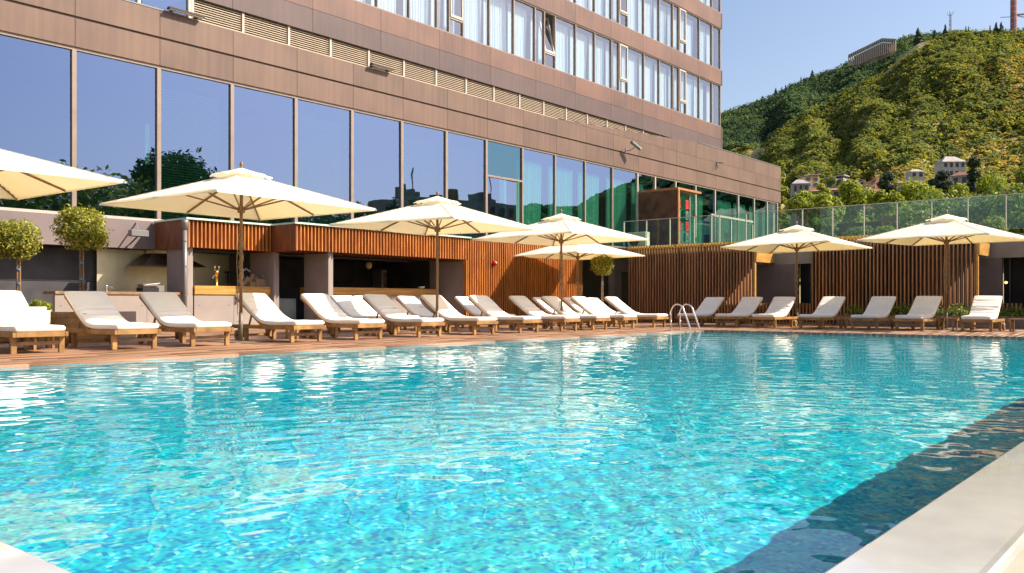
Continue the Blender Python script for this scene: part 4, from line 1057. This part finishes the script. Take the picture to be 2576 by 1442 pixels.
plist = [(4.42, 14.35, 8, 1, 'large cream parasol cut off by the left edge of the picture', None),
         (9.22, 14.25, 8.5, 1, 'nearest cream parasol with rope-wrapped pole left of the bar hatch', (1.0, 2.0, 4)),
         (14.42, 14.25, 12.5, .99, 'second cream parasol in front of the wide bar opening', None),
         (19.3, 14.25, 2.6, .985, 'third cream parasol whose rope-wrapped pole stands before the orange slat wall', (1.1, 2.2, 5)),
         (25.1, 17.83, -5.3, .95, 'smaller cream parasol set back under the third one', (1.0, 2.1, 7)),
         (26.85, 10.58, 3, .985, 'cream parasol right of the ladder with rope-wrapped pole', (.9, 2.2, 6)),
         (26.3, atu(2380, 26.3), -4, .985, 'rightmost cream parasol with rope-wrapped pole at the right wall', (1.0, 2.3, 8))]
for i, (x, y, phi, sc, lab, rp) in enumerate(plist):
    t = parasol(x, y, phi, sc, lab, i == 0)
    exec_later.append((t, rp, i))
for t, rp, i in exec_later:
    if rp: rope(t, rp[0], rp[1], rp[2], i)

# ------------------------------------------------------------------ pool ladder
t = thing('pool_ladder', 'pair of curved chrome ladder rails at the pool corner', 'ladder', (20.25, 0, 0))
def rail(u):
    pts = [(u, 11.38, 0), (u, 11.38, .45)]
    for k in range(9):
        a = math.pi * k / 8 * .78; pts.append((u, 11.38 - .20 + .20 * math.cos(a), .45 + .24 * math.sin(a)))
    pts += [(u, 10.88, .25), (u, 10.78, -.03), (u, 10.76, -.6)]
    o = MB().tube(pts, .021, 12).build('handrail', CHROME, t, smooth=True)
    MB().lathe([(.05, 0), (.05, .015), (.03, .02)], 12, (u, 11.38, 0)).build('flange', CHROME, o)
rail(0.0); rail(.5)
for z in (-.25, -.5): MB().box(0, .5, 10.74, 10.80, z - .015, z + .015).build('step', CHROME, t)

# ------------------------------------------------------------------ topiary trees and planters at the left
topi = leaf_cloud('crown', 5200, [(0, 0, 0, .46, .46, .42, 4), (.22, -.18, .22, .25, .25, .2, .6), (-.25, .1, .24, .22, .24, .18, .5), (.05, -.3, -.2, .24, .2, .2, .5), (.1, .05, .08, .38, .36, .36, 1), (-.12, -.1, -.05, .36, .36, .32, 1)], .042, [(.27, .28, .018), (.40, .36, .03), (.17, .20, .015), (.10, .12, .012), (.50, .44, .07)], seed=31, shell=.35, aspect=.38)
def topiary(x, t_, yc, r_px, label, seed, base_z):
    u_, v_ = at(x, t_); zc = zat(yc, t_); k = r_px / FPX * t_ / .52
    t = thing('topiary_tree', label, 'tree', (u_, v_, base_z), 0, 'ball-shaped topiary trees')
    link('crown', topi, t, (0, 0, zc - base_z), (0, 0, seed), (k, k, k))
    tr = MB(); h = zc - base_z
    tr.tube([(0, 0, 0), (.01, .01, h * .5), (0, 0, h - .25*k)], [.028, .024, .02], 8)
    g = random.Random(seed)
    for q in range(12):
        a = g.uniform(0, 6.28); e = g.uniform(.2, .9); tr.tube([(0, 0, h - .38*k), (.15*k*math.cos(a), .15*k*math.sin(a), h - .25*k + e*.1), (.36*k*math.cos(a), .36*k*math.sin(a), h + (e-.5)*.5*k)], [.012, .008, .003], 5)
    tr.build('trunk', BARK, t, smooth=True)
    MB().tube([(.05, -.03, 0), (.045, -.02, h - .35*k)], .014, 6).build('stake', TEAKD, t)
    for q in range(4):
        z = h * (.22 + .19 * q)
        MB().lathe([(.034, z), (.036, z + .03)], 10, (.02, -.01, 0)).build('tie', TIE, t)
    return t
topiary(202, 16.3, 577, 68, 'clipped ball tree in the wooden planter behind the second lounger', 1, .5)
topiary(43, 16.8, 605, 62, 'clipped ball tree at the far left with branches showing below the crown', 4, .5)
topiary(1514, 31.5, 669, 31, 'small ball tree in the corner between the two timber walls', 2, .35)
def plank_box(label, u0, u1, v0, v1, h, n=5):
    t = thing('wooden_planter', label, 'planter', (u0, v0, 0)); w, d = u1-u0, v1-v0
    for k in range(n):
        z0 = h * k / n + .003; z1 = h * (k+1) / n - .003
        MB().box(0, w, 0, .03, z0, z1).build('plank', TEAK, t); MB().box(0, .03, .032, d, z0, z1).build('plank', TEAK, t)
    MB().box(.032, w, .032, d, .02, h - .06).build('soil', SOIL, t); return t
u_, v_ = at(203, 16.3); plank_box('planked teak planter under the ball tree behind the second lounger', atv(143, v_-.35), atv(143, v_-.35) + 1.15, v_ - .35, v_ + .6, .56)
u_, v_ = at(43, 16.8); plank_box('planked teak planter at the far left edge', atv(106, v_-.4) - 1.3, atv(106, v_ - .4), v_ - .4, v_ + .6, .56)
u_, v_ = at(1514, 31.5); plank_box('dark wooden planter under the small corner tree', u_ - .5, u_ + .6, v_ - .5, v_ + .5, .4, 3)
a, e = atv(108, 17.6), atv(142, 17.6)
tag(box('low_concrete_wall', a - .2, e + 1.6, 17.6, 17.75, 0, .55, CONC, bevel=.005), 'low pale concrete wall between the two wooden planters', 'wall')
t = thing('small_plant', 'low leafy plant in the left wooden planter', 'plant', (*at(98, 17.2), .5))
link('foliage', leaf_cloud('foliage', 500, [(0, 0, .12, .22, .22, .16)], .05, GREEN1, seed=8, shell=.3), t)
# white upholstered seat at the far left
u_, v_ = at(56, 13.9); t = thing('lounge_chair', 'white upholstered seat block behind the leftmost lounger', 'armchair', (u_, v_, 0), R(0))
def soft(w, d, h, z, r=.05): 
    import bmesh
    me = MB().box(-w/2, w/2, -d/2, d/2, z, z + h).mesh('cushion', CUSH); bm = bmesh.new(); bm.from_mesh(me)
    bmesh.ops.bevel(bm, geom=list(bm.edges), offset=r, segments=4, affect='EDGES'); bm.to_mesh(me); bm.free()
    me.polygons.foreach_set('use_smooth', [True] * len(me.polygons)); return me
link('seat_cushion', soft(.62, .7, .38, .28, .06), t)
MB().box(-.3, .3, -.33, .33, .2, .278).build('frame', TEAK, t)
for sx in (-.27, .27):
    for sy in (-.3, .3): link('leg', MB().box(-.025, .025, -.025, .025, 0, .198).mesh('leg', TEAK), t, (sx, sy, 0))
# flood light on the grey band
u_ = atv(357, 21.7); t = thing('flood_light', 'grey box flood light on an arm beside the bar canopy', 'lamp', (u_, 21.9, 2.45))
MB().box(-.24, .24, -.12, .06, 0, .17).build('housing', GREYM, t, bevel=.015)
MB().beam((0, 0, .1), (.2, .45, .42), .03, .03).build('arm', GREYM, t)
MB().beam((0, .0, 0.02), (-.02, .45, -.2), .03, .03).build('arm', GREYM, t)

# ------------------------------------------------------------------ hillside cover
g = np.random.default_rng(99)
phi_ = (1 + 5 ** .5) / 2
ico = np.array([(-1,phi_,0),(1,phi_,0),(-1,-phi_,0),(1,-phi_,0),(0,-1,phi_),(0,1,phi_),(0,-1,-phi_),(0,1,-phi_),(phi_,0,-1),(phi_,0,1),(-phi_,0,-1),(-phi_,0,1)], float)
ico /= np.linalg.norm(ico[0])
icf = np.array([(0,11,5),(0,5,1),(0,1,7),(0,7,10),(0,10,11),(1,5,9),(5,11,4),(11,10,2),(10,7,6),(7,1,8),(3,9,4),(3,4,2),(3,2,6),(3,6,8),(3,8,9),(4,9,5),(2,4,11),(6,2,10),(8,6,7),(9,8,1)])
def blobs(name, az, r, rad, hgt, cols, dens, seed, lift=.2, kind='stuff'):
    """ragged low-poly crowns, each a cluster of a few jagged balls"""
    g = np.random.default_rng(seed); z = terrain(az, r); x = r*np.cos(az); y = r*np.sin(az)
    P = np.stack([x, y, z + hgt * lift], -1); n = len(P); K = 3
    P = np.repeat(P, K, 0); rd = np.repeat(rad, K); hh = np.repeat(hgt, K)
    P = P + g.normal(size=P.shape) * np.stack([rd*.5, rd*.5, hh*.16], -1); rd = rd * g.uniform(.35, .8, n*K); hh = hh * g.uniform(.35, .6, n*K)
    V = ico[None] * (g.uniform(.55, 1.25, (n*K, 12))[..., None]) * np.stack([rd, rd, hh], -1)[:, None] + P[:, None]
    F = icf[None] + (np.arange(n*K) * 12)[:, None, None]
    c = np.repeat(cols, K, 0) * g.uniform(.75, 1.25, (n*K, 1))
    c4 = np.concatenate([np.repeat(c, 12, 0), np.ones((n*K*12, 1))], 1)
    return tag(link(name, np_mesh(name, V.reshape(-1, 3), F.reshape(-1, 3), SHRUB, False, c4)), kind=kind)
def scatter(n, r0, r1, seed, thr, sc=40.):
    g = np.random.default_rng(seed); az = R(6) + g.random(n) * R(24); r = np.sqrt(r0**2 + g.random(n) * (r1**2 - r0**2))
    x = r*np.cos(az); y = r*np.sin(az); d = fbm(x/sc, y/sc, 4, 55); keep = d > thr
    return az[keep], r[keep], d[keep]
def tufts(name, az, r, rad, hgt, cols, seed, q=10, size=.55, lift=.45):
    """each shrub or tree is a ragged bunch of small leaf masses"""
    g = np.random.default_rng(seed); n = len(az); z = terrain(az, r)
    P = np.repeat(np.stack([r*np.cos(az), r*np.sin(az), z + hgt*lift], -1), q, 0); rd = np.repeat(rad, q); hh = np.repeat(hgt, q)
    d = g.normal(size=(n*q, 3)); d /= np.linalg.norm(d, axis=1)[:, None]
    P = P + d * np.stack([rd, rd, hh*.5], -1) * g.uniform(.35, 1, n*q)[:, None]
    nr_ = d * .6 + g.normal(size=d.shape)*.4 + np.array([.3, -.35, 1.0]); nr_ /= np.linalg.norm(nr_, axis=1)[:, None]
    t = np.cross(nr_, g.normal(size=d.shape)); t /= np.linalg.norm(t, axis=1)[:, None]; b = np.cross(nr_, t)
    s = (rd * size * g.uniform(.6, 1.3, n*q))[:, None]
    V = np.stack([P - t*s, P + b*s*.8, P + t*s, P - b*s*.8], 1).reshape(-1, 3)
    c = np.repeat(cols, q, 0) * g.uniform(.7, 1.35, (n*q, 1)); c4 = np.concatenate([np.repeat(c, 4, 0), np.ones((n*q*4, 1))], 1)
    return tag(link(name, np_mesh(name, V, np.arange(n*q*4).reshape(-1, 4), SHRUB, attr=c4)), kind='stuff')
def scatter2(n, a0, a1, r0, r1, seed, thr, sc):
    g = np.random.default_rng(seed); az = R(a0) + g.random(n) * R(a1 - a0); r = np.sqrt(r0**2 + g.random(n) * (r1**2 - r0**2))
    x = r*np.cos(az); y = r*np.sin(az); d = fbm(x/sc, y/sc, 5, 55); k = d + g.normal(size=n)*.03 > thr
    return az[k], r[k], d[k]
P3 = np.array([(.24, .26, .03), (.17, .21, .03), (.32, .30, .04), (.10, .14, .03), (.34, .27, .06), (.13, .19, .045)])
a_, r_, d_ = scatter2(62000, 3, 30, 150, 640, 1, .47, 26.); n_ = len(a_)
tufts('hillside_shrubs', a_, r_, g.uniform(.6, 1.8, n_), g.uniform(.6, 1.6, n_), P3[g.integers(0, 6, n_)] * np.array([1.22, 1.0, 1.1]), 2, 9, .42)
a_, r_, d_ = scatter2(9000, 3, 13.5, 150, 640, 41, .0, 26.); n_ = len(a_)
tufts('hillside_shrubs', a_, r_, g.uniform(.8, 2.2, n_), g.uniform(.8, 2, n_), P3[g.integers(0, 6, n_)] * np.array([1.0, .85, .9]), 42, 10, .42)
a_, r_, d_ = scatter2(15000, 3, 30, 150, 640, 5, .525, 60.); n_ = len(a_)
tufts('hillside_thicket', a_, r_, g.uniform(1.6, 3.2, n_), g.uniform(2.2, 5., n_), P3[g.choice([1, 3, 0, 5], n_)] * np.array([.95, .85, .9]), 6, 26, .26)
a_, r_, d_ = scatter2(17000, 4, 32, 630, 875, 9, .0, 60.); n_ = len(a_)
P4 = np.array([(.04, .085, .04), (.07, .12, .04), (.03, .065, .04), (.13, .17, .05)])
tufts('hill_forest', a_, r_, g.uniform(1.4, 2.6, n_), g.uniform(4, 7.5, n_), P4[g.integers(0, 4, n_)], 10, 20, .36)
a_, r_, d_ = scatter2(9000, -46, -14, 330, 610, 12, .33, 60.); n_ = len(a_)      # the hill mirrored in the windows
tufts('hill_forest', a_, r_, g.uniform(2.5, 4.5, n_), g.uniform(3, 6, n_), P4[g.integers(0, 4, n_)], 13, 12, .7)

# conifers standing up on the skyline
def ridge(x): d = ray(x); az_ = math.atan2(d[1], d[0]); R0 = RB if x < 2290 else RF; return az_, R0
def conifer(x, ytop, ybase, wpx, label, seed):
    az_, R0 = ridge(x); d = ray(x); n = math.hypot(*d); k = R0 / n / FPX; h = (ybase - ytop) * k + 3; w = wpx * k * 1.35
    z = float(terrain(np.array([az_]), np.array([R0]))[0]) - 2.5
    zt = zat(ytop, R0 / n); h = max(8, zt - z + 1.5)
    t = thing('conifer_tree', label, 'tree', (R0*math.cos(az_), R0*math.sin(az_), z), 0, 'conifers along the skyline')
    g = random.Random(seed); c = MB(); L_ = 7
    for q in range(L_):
        f = q / L_; rr_ = w/2 * (1 - f) ** .8 + .2; z0 = h * (.18 + .8 * f); m = 9; b = len(c.v)
        for k2 in range(m):
            a = k2 * 6.283 / m + q; rv = rr_ * g.uniform(.6, 1.15); c.v.append((rv*math.cos(a), rv*math.sin(a), z0 - h*.06*g.random()))
        c.v.append((0, 0, min(h, z0 + h*.22))); top = len(c.v) - 1
        for k2 in range(m): c.f.append((b+k2, b+(k2+1) % m, top))
        c.f.append(tuple(b + k2 for k2 in reversed(range(m))))
    c.build('crown', PINE, t); MB().tube([(0, 0, 0), (0, 0, h*.3)], w*.06 + .15, 6).build('trunk', BARK, t)
con = [(2043.7,179,200,13,'tallest pointed conifer on the left half of the ridge'),(2015,196,206,5,'slim cypress left of the tallest pointed conifer'),(2023,198,205,5,'short slim cypress beside the tallest pointed conifer'),
       (1951.6,224,240,13,'broad pointed conifer low on the left ridge'),(1976.7,216,230,8,'conifer midway up the left ridge'),(1967,221,232,6,'small conifer left of the one midway up the ridge'),(1918,244,255,10,'lowest conifer on the left ridge'),
       (2310,74,92,22,'wide spreading conifer on the crest right of the pavilion'),(2352,79,92,11,'small conifer between the pavilion and the thin mast'),(2378,66,88,13,'conifer just left of the thin mast'),
       (2430,70,86,5,'slim cypress right of the thin mast'),(2437,70,86,5,'second slim cypress right of the thin mast'),(2491,68,86,6,'narrow cypress left of the conifer pair by the tower'),(2506,60,84,15,'left tree of the conifer pair beside the red tower'),(2519,60,84,14,'right tree of the conifer pair beside the red tower')]
for i, (x, y0, y1, w, lab) in enumerate(con): conifer(x, y0, y1, w, lab, i)
# telecom mast and tv tower on the crest
def on_ridge(x, ytop):
    az_, R0 = ridge(x); n = math.hypot(*ray(x)); z = float(terrain(np.array([az_]), np.array([R0]))[0]) - 2; return R0*math.cos(az_), R0*math.sin(az_), z, zat(ytop, R0/n) - z
x_, y_, z_, h_ = on_ridge(2391, 30); t = thing('radio_mast', 'thin lattice radio mast on the hill crest', 'mast', (x_, y_, z_))
m_ = MB()
for q in range(3):
    a = q * 2.094; m_.tube([(.8*math.cos(a), .8*math.sin(a), 0), (.5*math.cos(a), .5*math.sin(a), h_*.9)], .14, 5)
    for s in range(12):
        f0, f1 = s/12*.9, (s+1)/12*.9; a2 = a + 2.094; m_.tube([(.7*math.cos(a), .7*math.sin(a), h_*f0), (.7*math.cos(a2), .7*math.sin(a2), h_*f1)], .07, 4)
m_.build('lattice', FARSTEEL, t)
for q in range(4):
    a = q*1.57; MB().tube([(0, 0, h_*.86), (1.6*math.cos(a), 1.6*math.sin(a), h_*.9), (1.6*math.cos(a), 1.6*math.sin(a), h_)], .16, 5).build('antenna', FARSTEEL, t)
for f in (.3, .5, .62): MB().box(-1.3, -.6, -.2, .2, h_*f, h_*f + 1).build('dish', FARSTEEL, t)
x_, y_, z_, h_ = on_ridge(2550, -60); t = thing('tv_tower', 'red lattice television tower cut by the top right corner', 'tower', (x_, y_, z_))
m_ = MB(); m_.tube([(0, 0, 0), (0, 0, h_)], [1.7, 1.5], 10); m_.build('shaft', TVRED, t)
for q in range(4):
    a = q*1.57+.4; MB().tube([(1.75*math.cos(a), 1.75*math.sin(a), 0), (1.6*math.cos(a), 1.6*math.sin(a), h_)], .12, 5).build('cable_run', FARSTEEL, t)
for q in range(22): MB().lathe([(1.72, h_*q/22), (1.72, h_*q/22 + .2)], 10).build('collar', WHITEBAND if q % 2 else TVRED, t)
hp = h_ * (76 - 24) / 140
MB().beam((0, 0, hp), (15, -18, hp + 1.5), .8, .8).build('arm', FARSTEEL, t); MB().beam((0, 0, hp), (15, -18, hp - 5), .5, .5).build('arm', WHITEBAND, t)
MB().beam((0, 0, hp - 1), (-5, 6, hp - 1.5), .3, .3).build('stay', FARSTEEL, t)
# arcaded pavilion stepping up the ridge
A1 = [(2134, 138, 160), (2148, 131, 158), (2162, 124, 156), (2177, 117, 150), (2191, 110, 144), (2205, 103, 138), (2219, 96, 134), (2237, 97, 128), (2255, 98, 122)]
t = thing('hill_pavilion', 'long pale arcaded pavilion with sloping roof on the ridge', 'building', (0, 0, 0))
def rp(x, y, r=790):
    d = ray(x); n = math.hypot(*d); return Vector((d[0]*r/n, d[1]*r/n, zat(y, r/n)))
roof = MB(); wall = MB()
for (x0, y0, b0), (x1, y1, b1) in zip(A1[:-1], A1[1:]):
    p, q = rp(x0, y0), rp(x1, y1); bk = Vector(ray(x0)) .to_3d() * 8
    roof.add([p, q, q + bk, p + bk, p - Vector((0,0,1)), q - Vector((0,0,1)), q + bk - Vector((0,0,1)), p + bk - Vector((0,0,1))], [(0,1,2,3),(4,7,6,5),(0,4,5,1),(1,5,6,2),(2,6,7,3),(3,7,4,0)])
    if x0 >= 2148:
        a, c = rp(x0, y0 + 10), rp(x1, y1 + 10); a2, c2 = rp(x0, b0 + 12), rp(x1, b1 + 12)
        wall.add([a + bk*.3, c + bk*.3, c2 + bk*.3, a2 + bk*.3], [(0, 1, 2, 3)])
roof.build('roof', mat('pavilion_roof', (.34, .30, .24), .8), t); wall.build('rear_wall', mat('pavilion_wall', (.30, .24, .18), .9, var=.3, scale=.3), t)
for i in range(25):
    x = 2135 + i * 4.9; ytop = np.interp(x, [p[0] for p in A1], [p[1] for p in A1]); yb = np.interp(x, [p[0] for p in A1], [p[2] for p in A1])
    MB().beam(rp(x, yb + 6), rp(x, ytop + 3), .7, .7, (1, 0, 0)).build('column', mat('pavilion_stone', (.50, .42, .34), .8) if 'pavilion_stone' not in MATS else MATS['pavilion_stone'], t)

# ------------------------------------------------------------------ houses at the foot of the hill
def house(x, ybase, ytop, wpx, r, mw, mr, label, roof='gable', rot=20, floors=2, nwin=3, extra=None):
    d = ray(x); n = math.hypot(*d); k = r / n / FPX; w = wpx * k; z0 = zat(ybase, r/n); h = (ybase - ytop) * k
    a = math.atan2(d[1], d[0]) - math.pi/2
    t = thing('house', label, 'house', (d[0]*r/n, d[1]*r/n, z0), a + R(rot)); dp = w * .8
    MB().box(-w/2, w/2, -dp/2, dp/2, -9, h*.72).build('wall', mw, t)
    if roof == 'gable': MB().add([(-w*.56,-dp*.58,h*.70),(w*.56,-dp*.58,h*.70),(w*.56,dp*.58,h*.70),(-w*.56,dp*.58,h*.70),(-w*.2,0,h),(w*.2,0,h)], [(0,1,5,4),(1,2,5),(2,3,4,5),(3,0,4),(3,2,1,0)]).build('roof', mr, t)
    else: MB().add([(-w*.55,-dp*.56,h*.74),(w*.55,-dp*.56,h*.86),(w*.55,dp*.56,h*.86),(-w*.55,dp*.56,h*.74),(-w*.55,-dp*.56,h*.80),(w*.55,-dp*.56,h*.92),(w*.55,dp*.56,h*.92),(-w*.55,dp*.56,h*.80)], [(0,3,2,1),(4,5,6,7),(0,1,5,4),(1,2,6,5),(2,3,7,6),(3,0,4,7)]).build('roof', mr, t)
    for f in range(floors):
        for q in range(nwin):
            wx_ = -w/2 + w * (q + .5) / nwin; wz = h * .72 * (f + .55) / floors; ww = w / nwin * .26; wh = h * .72 / floors * .27
            win = MB().box(wx_-ww-.08, wx_+ww+.08, -dp/2-.06, -dp/2-.002, wz-wh-.08, wz+wh+.08).build('window', HOUSEW if mw != HOUSEW else FRAMEL, t)
            MB().box(wx_-ww, wx_+ww, -dp/2-.09, -dp/2-.062, wz-wh, wz+wh).build('pane', DARKP, win)
    return t
house(2035, 474, 436, 40, 250, HOUSEY, ROOFG, 'yellow rendered house with mono-pitch roof at the hill foot', 'flat', 28, 2, 2)
house(2012, 492, 452, 40, 235, HOUSEG, ROOFG, 'grey bay-windowed house just right of the podium corner', 'gable', 10, 1, 3)
house(2105, 480, 440, 46, 262, HOUSEG, ROOFG, 'grey house with thin pale sloping roof left of the brown bank', 'flat', -20, 1, 2)
house(2150, 474, 452, 40, 258, HOUSEW, ROOFG, 'low white shed roofs beside the brown bank', 'flat', 15, 1, 3)
house(2302, 452, 426, 34, 268, HOUSEW, ROOFG, 'small white house with grey hipped roof below the mansion', 'gable', 25, 1, 2)
house(2390, 450, 394, 56, 285, HOUSEW, ROOFG, 'large white mansion with grey roofs among the dark trees', 'gable', 25, 2, 4)
house(2420, 470, 432, 40, 270, HOUSEG, ROOFM, 'brown-roofed house below the white mansion', 'gable', -15, 1, 2)
house(2285, 482, 455, 60, 240, HOUSEW, ROOFM, 'pale house with brown roof left of the garden trees', 'gable', 10, 1, 3)
house(2100, 512, 474, 130, 215, HOUSEG, ROOFM, 'long low building with orange-brown tiled roof below the yellow house', 'gable', -8, 1, 6)
# bare brown bank
bx_, by_ = at(2212, 226); bank = MB(); gg = random.Random(4); nb = 14
vs = []; fs = []
for i in range(nb + 1):
    for j in range(nb + 1):
        f, h = i / nb, j / nb; x = (f - .5) * (20 - 9 * h) ; z = h * 9.5 * (1 - .3 * abs(f - .45) * 2) ; vs.append((x + gg.uniform(-.15, .15), h * 9 + gg.uniform(-.2, .2), z))
for i in range(nb):
    for j in range(nb): fs.append((i*(nb+1)+j, (i+1)*(nb+1)+j, (i+1)*(nb+1)+j+1, i*(nb+1)+j+1))
bank.add(vs, fs); o = bank.build('earth_bank', mat('brown_earth', (.33, .16, .09), .95, var=.25, scale=.6, bump=.5), None, (bx_, by_, zat(515, 226) - 1), (0, 0, math.atan2(ray(2212)[1], ray(2212)[0]) - math.pi/2)); tag(o, kind='structure')
for x, yb, yt, lab in ((2203, 442, 430, 'thin street lamp above the white sheds'), (2352, 440, 428, 'street lamp left of the white mansion')):
    d = ray(x); T = 262; t = thing('street_lamp', lab, 'street lamp', (d[0]*T, d[1]*T, zat(yb + 14, T)))
    h = (yb + 14 - yt) / FPX * T; MB().tube([(0, 0, 0), (0, 0, h), (.5, -.3, h + .4)], .09, 6).build('pole', FARSTEEL, t); MB().box(.3, 1.0, -.5, -.2, h + .3, h + .45).build('lamp_head', WHITEP, t)

# ------------------------------------------------------------------ garden trees beyond the terrace
TG = 'leafy trees beyond the terrace'
def dtree(x, ytop, wpx, T, cols, label, seed, n=7000, size=.14, ybot=560):
    d = ray(x); k = T / FPX; zt = zat(ytop, T); z0 = -1.5; w = wpx * k; h = zt - z0
    g = random.Random(seed); t = thing('leafy_tree', label, 'tree', (d[0]*T, d[1]*T, z0), 0, TG); cz = zat(ybot, T) - z0
    spots = []
    for i in range(11):
        a = g.uniform(0, 6.28); rad = g.uniform(.0, .32) * w; f = g.uniform(0.0, .9); kk = w * g.uniform(.15, .24)
        spots.append((rad*math.cos(a), rad*math.sin(a), cz + (h - cz) * f * .88 + .1, kk, kk, kk*.85))
    spots.append((0, 0, h - w*.18, w*.2, w*.2, w*.18))
    link('crown', leaf_cloud('crown', n, spots, size, cols, seed=seed, shell=.45), t)
    tr = MB(); tr.tube([(0, 0, 0), (0, .1, cz), (.1, 0, h*.85)], [w*.05, w*.04, w*.012], 7)
    for s in spots[:6]: tr.tube([(0, .08, cz*.95), (s[0]*.5, s[1]*.5, s[2]*.9), s[:3]], [w*.02, w*.013, w*.005], 5)
    tr.build('trunk', BARK, t, smooth=True)
YG = [(.30, .35, .012), (.44, .44, .02), (.18, .25, .012), (.08, .12, .012)]
DG = [(.05, .075, .012), (.03, .05, .012), (.09, .10, .012)]
dtree(1962, 405, 60, 95, GREEN1, 'tall tree right behind the podium corner', 1, 8000, .16)
dtree(2022, 480, 105, 78, YG, 'yellow-green tree left of the glass balustrade middle', 2)
dtree(2142, 454, 120, 82, YG, 'yellow-green tree in front of the brown bank', 3, 9000)
dtree(2216, 478, 60, 80, YG, 'narrow light tree right of the brown bank', 4, 4500)
dtree(2300, 458, 135, 84, YG, 'round yellow-green tree below the small white house', 5, 10000)
dtree(2372, 428, 80, 130, GREEN3, 'dark cedar in front of the white mansion', 6, 8000, .2)
dtree(2412, 462, 110, 86, YG, 'yellow-green tree below the brown-roofed house', 7, 9000)
dtree(2492, 436, 150, 88, YG, 'widest yellow-green tree near the right edge', 8, 11000)
dtree(2575, 420, 110, 90, GREEN2, 'dark green tree at the right edge of the picture', 9, 9000)
dtree(2450, 395, 80, 160, GREEN3, 'dark tree right of the white mansion', 10, 8000, .24)
dtree(2232, 432, 80, 200, GREEN3, 'dark tree group behind the white sheds', 11, 8000, .26)
dtree(2092, 445, 60, 190, GREEN2, 'mid-green tree between the yellow and grey houses', 12, 6000, .24)
dtree(2065, 462, 50, 170, YG, 'small bright tree right of the yellow house', 13, 5000, .2)
dtree(2072, 486, 95, 76, YG, 'yellow-green tree just right of the podium corner trees', 15, 7500)
dtree(2250, 486, 80, 74, YG, 'bright tree between the brown bank and the round tree', 16, 6500)
dtree(2352, 476, 90, 80, YG, 'bright tree left of the brown-roofed house', 17, 7500)
dtree(2340, 468, 60, 110, GREEN2, 'mid-green tree between the two white houses', 14, 6000, .18)

# ------------------------------------------------------------------ what stands behind the photographer (seen in the windows)
def mir(x, v, y):
    d = ray(x); T = (2 * VF - v) / d[1]; return d[0] * T, zat(y, T)
GT = 'garden trees behind the photographer'
def rtree(x, v, ytop, w, cols, label, seed, n=6000, size=.17, kind='broad'):
    u_, zt = mir(x, v, ytop); t = broad_tree(label, (u_, v, -1.6), (zt + 1.6) * 1.06, w * 1.25, cols, n * 2, size * 1.5, seed, GT, trunk=.35, dense=12)
rtree(405, -26, 372, 4.6, GREEN3, 'dark pine mirrored in the second window bay', 31)
rtree(480, -26, 362, 5.2, GREEN3, 'tall dark pine mirrored in the third window bay', 32)
rtree(350, -24, 480, 8, GREEN2, 'broad tree mirrored above the left parasol', 33)
rtree(240, -22, 478, 9, GREEN2, 'broad tree mirrored behind the ball trees', 34)
rtree(90, -20, 500, 9, GREEN2, 'broad tree mirrored at the left window edge', 35)
rtree(560, -26, 500, 7, GREEN2, 'tree mirrored left of the nearest parasol peak', 36)
rtree(700, -30, 532, 8, GREEN3, 'tree mirrored below the nearest parasol', 37)
rtree(830, -30, 528, 8, GREEN3, 'tree mirrored over the bar canopy corner', 38)
rtree(930, -32, 520, 7, GREEN3, 'tree mirrored between the first two parasols', 39)
rtree(996, -40, 488, 3, GREEN3, 'slim cypress mirrored in the middle window bay', 40)
def block(x0, x1, v, ytop, label, m, seed):
    ua, za = mir(x0, v, ytop); ub, zb = mir(x1, v, ytop); w = ub - ua; h = za + 1.6
    t = thing('apartment_block', label, 'building', (ua, v, -1.6)); MB().box(0, w, -12, 0, 0, h).build('wall', m, t)
    g = random.Random(seed); nf = max(3, int(h / 3.2)); nw = max(3, int(w / 3))
    for f in range(nf):
        for q in range(nw):
            cx = w * (q + .5) / nw; cz = h * (f + .5) / nf
            MB().box(cx - .7, cx + .7, .002, .06, cz - .8, cz + .8).build('window', DARKP, t)
    for q in range(3):
        s = g.uniform(.1, .8) * w; MB().box(s, s + w*.12, -6, -3, h + .002, h + g.uniform(1, 3)).build('roof_hut', m, t)
    MB().tube([(w*.6, -4, h), (w*.6, -4, h + 6)], .15, 5).build('antenna', FARSTEEL, t)
block(1030, 1112, -75, 492, 'brown apartment block mirrored left of the second parasol peak', HOUSEG, 1)
block(1128, 1200, -80, 500, 'brown apartment block mirrored right of the second parasol peak', ROOFM, 2)
block(1228, 1300, -70, 508, 'dark apartment block mirrored in the open window bay', HOUSEG, 3)
